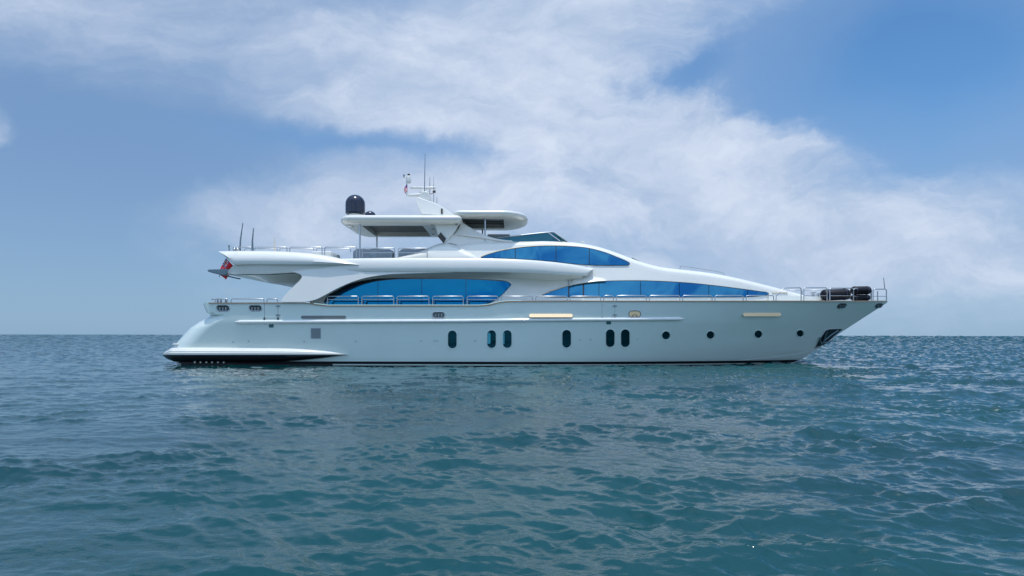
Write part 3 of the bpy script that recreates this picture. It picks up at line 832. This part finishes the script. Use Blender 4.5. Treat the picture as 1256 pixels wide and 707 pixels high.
for (u, v0, y, z) in ((441.4, 316, 1.45, Z0), (462.2, 306, 5.9, Z0), (595.0, 296, 1.75, Y0), (591.8, 293, 5.6, Y0)):
    a = P(u, v0, y); tube('hardtop_post', [(a[0], y, a[2] - .3), (a[0], y, z + .04)], .045, M['steel'], YACHT, 10)
# hardtop bracing wing between aft hardtop and arch foot
plate('hardtop_brace', [(533, 275), (564, 273.5), (558, 284), (546, 298.5), (538, 290.5)], 1.55, .18, M['gel'], YACHT, .03)
plate('brace_panel', [(540.5, 285.0), (547, 292.6), (544, 298.8), (536.8, 290.2)], 1.50, .05, M['brown'], YACHT, .0)
for (u, y) in ((429, 1.75), (433, 2.1), (530, 1.6), (531, 3), (531.5, 5)):
    V_, F_ = [], []; c = P(u, 272, y); lathe_geo((c[0], y, Z0 + .0), [(0, -.02), (.07, -.02), (.07, .02), (0, .02)], 12, V_, F_)
    mk('downlight', V_, F_, M['greyv'], ht)

# fly bridge windscreen ----------------------------------------------------------
def quadglass(name, pts, m, parent, th=.02):
    pts = [np.array(p) for p in pts]; nrm = np.cross(pts[1] - pts[0], pts[2] - pts[0]); nrm /= np.linalg.norm(nrm)
    n_ = len(pts); V_ = pts + [p + nrm * th for p in pts]
    return mk(name, V_, [tuple(range(n_)), tuple(range(2 * n_ - 1, n_ - 1, -1))] + [(i, i + n_, (i + 1) % n_ + n_, (i + 1) % n_) for i in range(n_)], m, parent, 20)
wsn = empty('windscreen', tuple(P(655, 295, CY)), None, None); attach(wsn, YACHT); wsn.matrix_parent_inverse = Matrix.Translation((0, -CY, 0))
ws_side = [P(610, 297, 1.9), P(610, 292.6, 1.9), P(640, 288.6, 1.95), P(664, 286.0, 2.0), P(677, 284.6, 2.0), P(690, 297, 1.9)]
quadglass('side_glass', ws_side, M['tglass'], wsn)
quadglass('side_glass', [(p[0], 2 * CY - p[1], p[2]) for p in ws_side], M['tglass'], wsn)
c_t = P(679, 285.2, 2.0); c_b = P(698, 298, 2.0)
quadglass('front_glass', [(c_t[0], 2.0, c_t[2]), (c_t[0] + .12, CY, c_t[2]), (c_b[0] + .2, CY, c_b[2]), (c_b[0], 2.0, c_b[2])], M['tglass'], wsn)
quadglass('front_glass', [(c_t[0], 5.5, c_t[2]), (c_t[0] + .12, CY, c_t[2]), (c_b[0] + .2, CY, c_b[2]), (c_b[0], 5.5, c_b[2])], M['tglass'], wsn)
V_, F_ = [], []
tube_geo([P(610, 292.4, 1.88), P(640, 288.4, 1.93), P(664, 285.8, 1.98), P(679, 284.6, 1.98), (c_b[0], 1.95, c_b[2])], .028, 6, V_, F_)
tube_geo([P(672, 285.2, 1.97), P(687, 296, 1.9)], .03, 6, V_, F_)
tube_geo([(c_t[0], 2.0, c_t[2]), (c_t[0] + .12, CY, c_t[2]), (c_t[0], 5.5, c_t[2])], .03, 6, V_, F_)
mk('screen_frame', V_, F_, M['steel'], wsn)

# helm cushion seen over the coaming + dashboard
box('helm_console', tuple(P(612, 294, 3.0)), (1.2, 1.6, .35), M['greyv'], YACHT, .05)

# mast gear ------------------------------------------------------------------------
my = 3.2
mast = plate('mast', cur([(517.5, 264), (511.5, 252), (510, 247.5), (514, 242), (516, 236.5), (521, 234.6), (526, 236.5), (527.5, 243), (527, 249)], 4) + [(537, 252.5), (536, 264)], 2.6, 1.1, M['gel'], YACHT, .08)
decal('mast_window', lambda x, z: 2.6, [(515.6, 251.2), (537.2, 254), (535.4, 264.2), (523, 264.2)], mat('mast_recess', (.55, .56, .52), .5), mast, .01, .02)
decal('mast_light', lambda x, z: 2.6, rrect(533.5, 536.8, 258, 263, 1.2), M['greyv'], mast, .02, .02)
tube('mast_arm', [P(498.5, 240.2, 2.9), P(508, 239.6, 2.9), P(520, 239.2, 2.9)], [.06, .08, .12], M['gel'], YACHT, 10)
tube('camera_post', [P(499, 240, 2.9), P(498.8, 216, 2.9)], .045, M['gel'], YACHT, 8)
lathe('camera_unit', P(501.3, 225.0, 2.9), [(0, 0), (.11, 0), (.13, .08), (.13, .34), (.10, .40), (0, .40)], M['gel'], YACHT, 16)
lathe('camera_lens', P(501.3, 217.3, 2.9), [(0, 0), (.07, 0), (.07, .16), (0, .17)], M['brown'], YACHT, 12)
lathe('anchor_light', P(495.5, 217.5, 2.9), [(0, 0), (.05, 0), (.05, .14), (0, .15)], M['fabric'], YACHT, 12)
tube('camera_bracket', [P(495.3, 217.5, 2.9), P(499, 217.8, 2.9)], .035, M['gel'], YACHT, 6)
p = P(519, 230.6, 3.1)
rd = box('radar_scanner', tuple(p), (1.40, .16, .11), M['gel'], YACHT, .05)
lathe('radar_pedestal', P(520, 237, 3.1), [(0, 0), (.26, 0), (.24, .10), (.15, .16), (.15, .26), (0, .26)], M['gel'], rd, 16)
for (u, va, vb, r, y, mm) in ((521.4, 188.8, 248, .022, 2.7, 'dsteel'), (527.2, 217.5, 250, .02, 3.4, 'greyv'), (532.0, 217, 251, .014, 3.0, 'dsteel'), (535.8, 241.5, 250, .014, 2.6, 'greyv')):
    a, b = P(u - .9 if va < 200 else u, vb, y), P(u, va, y)
    tube('whip_antenna', [a, (a * .5 + b * .5), b], [r * 1.2, r, r * .5], M[mm], YACHT, 6)
lathe('horn', P(531.8, 235.2, 2.9), [(0, -.05), (.04, -.05), (.09, .1), (.0, .08)], M['brown'], YACHT, 12, 'X')
tube('horn_bracket', [P(526, 239.5, 2.9), P(532, 236.6, 2.9)], .02, M['dsteel'], YACHT, 6)
lathe('mast_dome', P(524.8, 249, 2.9), [(0, 0), (.11, .0), (.11, .38), (.05, .44), (0, .45)], M['gel'], YACHT, 14)
# satellite domes
dc = P(435.8, 263.6, 2.0)
sp_ = [(.0, 0), (.42, 0), (.50, .05), (.51, .10)] + [(.51, .10 + .02), (.51, .55)] + [(.51 * math.cos(t), .55 + .50 * math.sin(t)) for t in np.linspace(.1, 1.56, 12)]
dome = lathe('satellite_dome', dc, [(r, h) for r, h in sp_], M['navy'], YACHT, 36)
lathe('dome_base', (dc[0], dc[1], dc[2] - .05), [(0, -.06), (.36, -.06), (.40, .04), (0, .04)], M['gel'], dome, 24)
d2 = P(454, 265.5, 4.6)
dome2 = lathe('satellite_dome', d2, [(.0, 0), (.30, 0), (.31, .05)] + [(.31 * math.cos(t), .05 + .24 * math.sin(t)) for t in np.linspace(.1, 1.56, 8)], M['navy'], YACHT, 24)
dome2['label'] = 'small low navy satellite dome'

# railings -------------------------------------------------------------------------
def rail(ua, ub, vt, vb, y, m=None, r=.022, mid=None, surf=None, slope=None, name='handrail', parent=None):
    f = (lambda u, v: on(surf, u, v, -y)) if surf else (lambda u, v: P(u, v, y))
    c = min(1.6, (ub - ua) / 4)
    pts = [f(ua, vb), f(ua, vt + c), f(ua + .4 * c, vt + .4 * c), f(ua + c, vt), f((ua + ub) / 2, vt), f(ub - c, vt), f(ub - .4 * c, vt + .4 * c), f(ub, vt + c), f(ub, vb)]
    if slope: pts = [f(ua, vb)] + [f(*s) for s in slope] + pts[5:]
    V_, F_ = tube_geo(pts, r, 8)
    if mid: tube_geo([f(ua, mid), f(ub, mid)], r * .7, 6, V_, F_)
    return mk(name, V_, F_, m or M['steel'], parent or YACHT, 60)
hs = lambda x, z: CY - bdeck(x)
segs = [(401.5, 439.4), (443.8, 482.9), (487.1, 526.1), (530.7, 568.2), (573, 610.7), (615.3, 653.2), (657.2, 695.7), (699.3, 736.6), (740.4, 752.2), (756, 792.7), (796.5, 833.8), (837.4, 873.4), (877, 911.6), (915.3, 948.9)]
for a, b in segs:
    low = a < 612; rail(a, b, 363.7 if a < 700 else 362.8, 375 if low else 369, .10, surf=hs, mid=367.6 if low else None, r=.024)
    if low: # short grab bracket low between the posts
        pass
# dark second rail standing in for the handrail's reflection in the saloon glass
for a, b in segs[:5]:
    V_, F_ = tube_geo([on(hs, a + 1.5, 374, -.35), on(hs, a + 1.6, 369.6, -.35), on(hs, a + 3.2, 368.0, -.35), on(hs, b - .5, 368.0, -.35)], .02, 6); mk('rail_reflection', V_, F_, M['dsteel'], YACHT, 60)
for a, b in ((264, 279.3), (283.4, 323.6), (327.4, 340.4)):
    rail(a, b, 366.9, 371.5, .12, surf=hs, r=.026, m=M['steel'])
tube('aft_rail', [P(260, 367.6, 1.5), P(268, 367.2, 3), P(275, 367, 6)], .03, M['dsteel'], YACHT, 6)
for u in (267, 271, 277):
    c = P(u, 370.4, 1.0); lathe('stern_bollard', c, [(0, -.05), (.06, -.05), (.05, .02), (.03, .10), (.07, .13), (0, .15)], M['dsteel'], YACHT, 12)
# bow pulpit
rail(951.8, 982.6, 353.2, 369, .12, surf=hs, r=.026, slope=[(952.2, 363.5), (961.6, 353.4)])
rail(986, 1014.5, 353.2, 369, .14, surf=hs, r=.026, mid=363)
rail(1017.8, 1046.6, 353.6, 369, .16, surf=hs, r=.028, mid=363)
rail(1046.8, 1069, 354.4, 369, .2, surf=hs, r=.028, mid=363.6)
rail(1071, 1087.3, 354.8, 369, .0, surf=lambda x, z: CY - .12, r=.03, mid=363.6)
far = lambda x, z: 2 * CY - (CY - bdeck(x))
for a, b in ((961.6, 984), (986, 1014.5), (1017.8, 1046.6), (1049, 1068)):
    rail(a, b, 356.2, 368, 0, surf=lambda x, z: CY + max(bdeck(x) - .2, .1), r=.024)
tube('jack_staff', [P(1085.3, 355, CY), P(1083.8, 341, CY)], [.03, .02], M['dsteel'], YACHT, 6)
tube('pulpit_post', [P(1076.6, 369, CY), P(1076.4, 357.5, CY)], .03, M['dsteel'], YACHT, 6)
# flybridge rails
for a, b in ((286.4, 288.6), (290, 308.4), (312.4, 352), (355.4, 395), (398.2, 437.2)):
    rail(a, b, 303.4 if a < 400 else 304.2, 309 if a < 350 else 315.5, .55, r=.024, mid=None)
for a, b in ((444.4, 484.2), (488.4, 524)):
    rail(a, b, 304.6 if a < 480 else 304.8, 317, .9, r=.024, mid=310.2)
for a, b in ((300, 340), (343, 385), (388, 430)):
    rail(a, b, 305.0, 309.5, 6.4, r=.024)
for (ua, va, ub, vb, y, mm, r) in ((294.2, 308, 297.9, 273.5, 1.2, 'dsteel', .05), (309.8, 308, 310.9, 280, 1.5, 'dsteel', .055), (337.6, 308, 336.7, 292.5, 2.2, 'cream', .045)):
    a, b = P(ua, va, y), P(ub, vb, y); tube('aft_antenna', [a, a * .6 + b * .4 + np.array((-.03, 0, 0)), b], [r, r * .8, r * .45], M[mm], YACHT, 8)
tube('stern_light_post', [P(281, 308, 1.2), P(281, 303, 1.2), P(281, 301.2, 1.2)], [.03, .03, .07], M['dsteel'], YACHT, 8)
for u in (287.6, 291.6):
    lathe('deck_fitting', P(u, 307.6, 1.0), [(0, 0), (.07, 0), (.09, .08), (.05, .14), (0, .15)], M['steel'], YACHT, 10)
# roof handrail and wiper on the coachroof
surfline('roof_grab_rail', [(834, 330.4), (834.6, 326.8), (848, 328.4), (862, 330.4), (878, 333.0), (887.6, 335.4), (888.2, 337.6)], .022, M['steel'], YACHT, -.35)
tube('wiper', [P(775, 316.6, 2.6), P(781, 319.4, 2.6), P(786.5, 322, 2.6)], .022, M['brown'], YACHT, 6)
tube('roof_bump', [P(713.5, 297.6, 2.2), P(714.6, 296.4, 2.2), P(716.5, 298, 2.2)], .04, M['gel'], YACHT, 8)
# polished wedge at the tip of the aft overhang
plate('overhang_tip', [(254.2, 331.4), (256.6, 330.6), (281.5, 330.0), (278.6, 336.0), (275.6, 338.6), (266, 336.4), (257.5, 334.2), (254.4, 333)], .9, .3, mat('smoked_steel', (.13, .17, .20), .22, metal=.7), YACHT, .04)
tube('overhang_edge_strip', [P(272, 337.6, .8), P(280, 339.0, .8), P(287, 340.8, .85), P(295, 342.4, .95)], .035, M['brown'], YACHT, 6)
surfline('fascia_edge_strip', [(282, 337.4), (330, 337.2), (364, 335.2)], .018, M['seam'], YACHT, .0, lambda x, z: .36)
# foredeck gear
wl = lathe('windlass', P(997.2, 367, 3.0), [(0, 0), (.14, 0), (.14, .06), (.07, .12), (.07, .26), (.13, .32), (.13, .36), (0, .38)], M['steel'], YACHT, 16)
lathe('windlass', P(1003.4, 367, 3.6), [(0, 0), (.11, 0), (.11, .05), (.06, .1), (.06, .22), (.10, .27), (.10, .3), (0, .32)], M['steel'], YACHT, 16)
lathe('deck_vent', P(974.4, 364.2, 2.6), [(0, -.1), (.10, -.1), (.10, .06), (.06, .12), (0, .13)], M['gel'], YACHT, 12)
lathe('chain_stopper', P(1039.5, 367.6, 3.0), [(0, 0), (.16, 0), (.12, .16), (.05, .22), (.05, .34), (.08, .42), (0, .45)], M['steel'], YACHT, 12)

# ------------------------------------------------------------------ things carried on board
def bolster(name, ua, ub, v0, v1, y, label, tilt=0):
    cu, cv = (ua + ub) / 2, (v0 + v1) / 2; c = P(cu, cv, y); s = (CD + y) / F
    L = (ub - ua) * s; R = (v1 - v0) * s / 2
    t = empty(name, (c[0], y, c[2] - R), label, 'fender', 'black fenders lying on the foredeck')
    prof = []
    for a in np.linspace(0, math.pi / 2, 7): prof.append((R * math.sin(a) * 1.0 + .001, -L / 2 + R * .8 * (1 - math.cos(a))))
    for a in np.linspace(math.pi / 2, 0, 7): prof.append((R * math.sin(a) + .001, L / 2 - R * .8 * (1 - math.cos(a))))
    V_, F_ = [], []; lathe_geo((0, 0, 0), prof, 20, V_, F_, 'X', (1.15, 1))
    rot = Matrix.Translation(tuple(c)) @ Matrix.Rotation(math.radians(tilt), 4, 'Y')
    V_ = [tuple(rot @ Vector(v)) for v in V_]
    mk('sleeve', V_, F_, M['rubber'], t)
    for f in (-.28, .30):
        V_, F_ = [], []
        lathe_geo((c[0] + f * L, y, c[2] - f * L * math.sin(math.radians(tilt))), [(R * .99, -.025), (R * 1.04, -.02), (R * 1.04, .02), (R * .99, .025)], 20, V_, F_, 'X', (1.15, 1))
        mk('strap', V_, F_, M['webbing'], t)
    return t
bolster('fender', 1006.6, 1042.5, 354.8, 368.6, 2.9, 'long black fender furthest aft on the foredeck, behind the bow rail', -2)
bolster('fender', 1043.5, 1068.0, 351.4, 361.6, 3.1, 'black fender on top of another at the very bow, behind the pulpit rail', -1)
bolster('fender', 1043.5, 1067.0, 361.8, 369.0, 3.1, 'lower black fender at the bow, underneath the other one', 0)

def lounger(label, ua, ub, vt, y, h=.5):
    a, b = P(ua, vt, y), P(ub, vt, y); L = b[0] - a[0]; zt = a[2]
    t = empty('sofa', (a[0] + L / 2, y, zt - h - .25), label, 'sofa', 'covered sofas on the flybridge')
    sx = np.linspace(0, L, 14)
    rows = []
    for x in sx:
        e = min(x, L - x); k2 = min(1, e / .25); top = zt - .12 * (1 - k2) ** 2 + .018 * math.sin(x * 7 + ua)
        rows.append([(a[0] + x, y, zt - h), (a[0] + x, y, top - .06), (a[0] + x, y + .06, top), (a[0] + x, y + .6, top + .02), (a[0] + x, y + .8, top - .1), (a[0] + x, y + .8, zt - h)])
    section_loft('canvas_cover', rows, M['fabric'], t, 50)
    box('seat_base', (a[0] + L / 2, y + .42, zt - h - .12), (L * .95, .7, .24), M['gel'], t, .02)
    return t
lounger('grey covered sofa on the flybridge, directly beneath the big hardtop posts', 433, 481, 305.4, 1.9)
lounger('grey covered sofa on the flybridge next to the white coaming hump', 489, 526, 305.4, 1.9)
lounger('low dark grey covered sofa aft on the flybridge, outside the hardtop shade', 389, 413, 309.6, 1.9, .3)
box('deck_locker', tuple(P(396, 313, 1.4)), (1.0, .5, .34), M['gel'], YACHT, .05)

# flags --------------------------------------------------------------------------------
def flag(name, label, corner, du, dv, nu, nv, patt, mats, y, fold=.08, pole=None):
    """corner,du,dv in photo pixels: hanging cloth with folds; patt(s,t)->material index"""
    t = empty(name, tuple(P(*corner, y)), label, 'flag')
    V_, F_, fm = [], [], []
    for j in range(nv + 1):
        for i in range(nu + 1):
            s, q_ = i / nu, j / nv
            p = P(corner[0] + du[0] * s + dv[0] * q_, corner[1] + du[1] * s + dv[1] * q_, y)
            V_.append((p[0], p[1] + fold * math.sin(s * 7 + q_ * 2.2) * (.3 + s), p[2] + .02 * math.sin(q_ * 5 + s * 3)))
    for j in range(nv):
        for i in range(nu):
            a = j * (nu + 1) + i; F_.append((a, a + 1, a + nu + 2, a + nu + 1)); fm.append(patt((i + .5) / nu, (j + .5) / nv))
    o = mk('cloth', V_, F_, None, t, None, fm, mats)
    sd2 = o.modifiers.new('s', 'SOLIDIFY'); sd2.thickness = .008
    return t
def ensign(s, q_):
    if s < .46 and q_ < .46:
        a, b = s / .46 - .5, q_ / .46 - .5
        if abs(a) < .07 or abs(b) < .08: return 0
        if abs(a) < .13 or abs(b) < .15: return 2
        if abs(abs(a) - abs(b)) < .07: return 2
        return 1
    return 0
fl = flag('ensign', 'red ensign with a blue union canton, hanging from the aft overhang of the yacht', (277.0, 317.2), (9.6, 9.4), (-9.6, 17.2), 26, 26, ensign, [M['red'], M['blue'], M['white']], 1.35, .05)
V_, F_ = tube_geo([P(278.4, 316.6, 1.37), P(271.6, 333, 1.37), P(268.6, 340, 1.37)], .022, 6)
mk('staff', V_, F_, M['dsteel'], fl)
def stripes(s, q_):
    if s < .5 and q_ < .45: return 1
    return 0 if int(q_ * 9) % 2 == 0 else 2
flag('courtesy_flag', 'small red, white and blue striped flag on the arm of the mast', (498.8, 226), (-3.4, 6.5), (1.4, 6.0), 10, 18, stripes, [M['red'], M['blue'], M['white']], 2.84, .05)

# ------------------------------------------------------------------ the sea
def fft_tile(N, L, amp, lmin, lmax, wind, spread, seed, power=3.2):
    r = np.random.default_rng(seed)
    k1 = np.fft.fftfreq(N, L / N) * 2 * np.pi
    kx, ky = np.meshgrid(k1, k1, indexing='ij'); kk = np.hypot(kx, ky); kk[0, 0] = 1
    lam = 2 * np.pi / kk
    cosw = (kx * math.cos(wind) + ky * math.sin(wind)) / kk
    S = kk ** (-power) * (np.abs(cosw) ** spread + .06)
    S = S * np.exp(-(lam / lmax) ** 4) * np.exp(-(lmin / lam) ** 4)
    S[0, 0] = 0
    h = (r.normal(size=(N, N)) + 1j * r.normal(size=(N, N))) * np.sqrt(S)
    z = np.real(np.fft.ifft2(h)); sc = amp / z.std()
    dxx = np.real(np.fft.ifft2(1j * h * kx / kk)); dyy = np.real(np.fft.ifft2(1j * h * ky / kk))
    return z * sc, dxx * sc, dyy * sc, L
def samp(tile, x, y):
    z, a, b, L = tile; N = z.shape[0]
    fx = (x / L * N) % N; fy = (y / L * N) % N; i = np.floor(fx).astype(int); j = np.floor(fy).astype(int); u = fx - i; v = fy - j
    i1, j1 = (i + 1) % N, (j + 1) % N; i %= N; j %= N
    f = lambda A: A[i, j] * (1 - u) * (1 - v) + A[i1, j] * u * (1 - v) + A[i, j1] * (1 - u) * v + A[i1, j1] * u * v
    return f(z), f(a), f(b)
wd = math.radians(70)
tiles = [(fft_tile(512, 97.0, .030, 2.6, 9.0, wd, 3, 1), 2.6, 1.0),
         (fft_tile(768, 31.0, .038, .34, 2.0, wd + .25, 3, 2), .34, .9),
         (fft_tile(512, 7.3, .0130, .10, .48, wd - .2, 2.0, 3), .10, .7)]
inner = np.linspace(-46, 46, 860)
outer = np.concatenate([np.linspace(46.5, 90, 60), np.linspace(93, 180, 30)])
angs = np.radians(np.concatenate([-outer[::-1][1:], inner, outer]))     # from +Y
rad_ = np.concatenate([[.4, 1.0, 1.6, 2.2], 2.6 * np.exp(np.cumsum(np.full(1400, .0049)))])
far_r = rad_[-1] * np.exp(np.cumsum(np.full(44, .05)))
rad_ = np.concatenate([rad_, far_r[far_r < 14000], [14000]])
RR, AA = np.meshgrid(rad_, angs, indexing='ij')
GX = RR * np.sin(AA); GY = -CD + RR * np.cos(AA); GZ = np.zeros_like(GX)
ox, oy = np.zeros_like(GX), np.zeros_like(GX)
dr = RR * .0049
# the wind picks up towards the right of the picture: calmer water on the left
calm = .34 + .60 / (1 + np.exp(-(GX - 3.0) / 4.5))
# gusts: ripples come in patches, with smooth water between them
gust, _, _ = samp(fft_tile(256, 23.0, 1.0, 2.2, 7.0, 1.0, 0, 9, 2.0), GX, GY)
gust = np.clip(.85 + .33 * gust, .4, 1.7)
for tl, lmin, chop in tiles:
    w_ = np.clip((lmin * 3.0 - dr) / (lmin * 1.6), 0, 1)
    z, a, b = samp(tl, GX, GY)
    cc = calm * gust if lmin < 2 else .5 + .5 * calm
    GZ += z * w_ * cc; ox += a * w_ * chop * cc; oy += b * w_ * chop * cc
# beyond the fine mesh the ripples are carried by one facet per cell, steep enough to keep the sea dark to the horizon
fr = rng.normal(size=GX.shape); fr = (fr + .8 * np.roll(fr, 1, 1) + .8 * np.roll(fr, -1, 1) + .4 * np.roll(fr, 2, 1) + .4 * np.roll(fr, -2, 1)) / 1.6
s_ = np.clip((RR - 8) / 60, 0, 1)
GZ += fr * np.minimum(.145 * dr, .6) * (.55 + .45 * np.clip((GX / RR + .3) / .6, 0, 1)) * s_ * s_ * (3 - 2 * s_) * (RR < 9000)
GX += ox; GY += oy
nr, na = GX.shape
co = np.stack([GX, GY, GZ], -1).reshape(-1, 3).astype(np.float32)
I = np.arange(nr * na).reshape(nr, na)
q_ = np.stack([I[:-1, :-1], I[:-1, 1:], I[1:, 1:], I[1:, :-1]], -1).reshape(-1, 4)[:, ::-1]
me = bpy.data.meshes.new('sea')
me.vertices.add(len(co)); me.vertices.foreach_set('co', co.ravel())
me.loops.add(q_.size); me.loops.foreach_set('vertex_index', q_.ravel().astype(np.int32))
me.polygons.add(len(q_)); me.polygons.foreach_set('loop_start', np.arange(0, q_.size, 4, dtype=np.int32))
me.polygons.foreach_set('use_smooth', np.ones(len(q_), bool))
me.update(calc_edges=True)
sea = bpy.data.objects.new('sea', me); COL.objects.link(sea); tag(sea, 'rippled blue green sea reaching the horizon', 'sea', kind='structure')
sm = bpy.data.materials.new('sea_water'); sm.use_nodes = True; t = sm.node_tree; b = t.nodes['Principled BSDF']; x = NX(t)
geo = t.nodes.new('ShaderNodeNewGeometry')
nn = x.noise(geo.outputs['Position'], .12, 3)
t.links.new(x.mix(x.smooth(nn, .35, .65), (.0, .034, .037), (.0001, .044, .046)), b.inputs['Base Color'])
b.inputs['IOR'].default_value = 1.46; b.inputs['Roughness'].default_value = .025; b.inputs['Specular IOR Level'].default_value = .5
sp3 = t.nodes.new('ShaderNodeSeparateXYZ'); t.links.new(geo.outputs['Position'], sp3.inputs[0])
calmn = x.smooth(sp3.outputs[0], -12, 10, .7, 1.0)
n1 = x.noise(x.comb(x.mul(sp3.outputs[0], .6), sp3.outputs[1], sp3.outputs[2]), 14, 3, .6, .5)
bn = t.nodes.new('ShaderNodeBump'); bn.inputs['Distance'].default_value = .014
t.links.new(x.mul(calmn, .55), bn.inputs['Strength']); t.links.new(n1, bn.inputs['Height'])
# unresolved ripples: random facet tilt, stronger where the mesh itself gets coarse
dist = x.m('SQRT', x.add(x.mul(sp3.outputs[0], sp3.outputs[0]), x.mul(x.add(sp3.outputs[1], CD), x.add(sp3.outputs[1], CD))))
amt = x.mul(x.add(x.smooth(dist, 22, 130, .0, .9), 0.0), calmn)
wn = t.nodes.new('ShaderNodeTexNoise'); wn.inputs['Scale'].default_value = 16; wn.inputs['Detail'].default_value = 2
t.links.new(geo.outputs['Position'], wn.inputs['Vector'])
vm1 = t.nodes.new('ShaderNodeVectorMath'); vm1.operation = 'SUBTRACT'; t.links.new(wn.outputs['Color'], vm1.inputs[0]); vm1.inputs[1].default_value = (.5, .5, .5)
vm2 = t.nodes.new('ShaderNodeVectorMath'); vm2.operation = 'MULTIPLY'; t.links.new(vm1.outputs[0], vm2.inputs[0]); vm2.inputs[1].default_value = (2, 2, 0)
vm3 = t.nodes.new('ShaderNodeVectorMath'); vm3.operation = 'SCALE'; t.links.new(vm2.outputs[0], vm3.inputs[0]); t.links.new(amt, vm3.inputs['Scale'])
vm4 = t.nodes.new('ShaderNodeVectorMath'); vm4.operation = 'ADD'; t.links.new(vm3.outputs[0], vm4.inputs[0]); t.links.new(bn.outputs[0], vm4.inputs[1])
vm5 = t.nodes.new('ShaderNodeVectorMath'); vm5.operation = 'NORMALIZE'; t.links.new(vm4.outputs[0], vm5.inputs[0])
t.links.new(vm5.outputs[0], b.inputs['Normal'])
t.links.new(x.smooth(dist, 45, 230, .5, .12), b.inputs['Specular IOR Level'])
me.materials.append(sm)
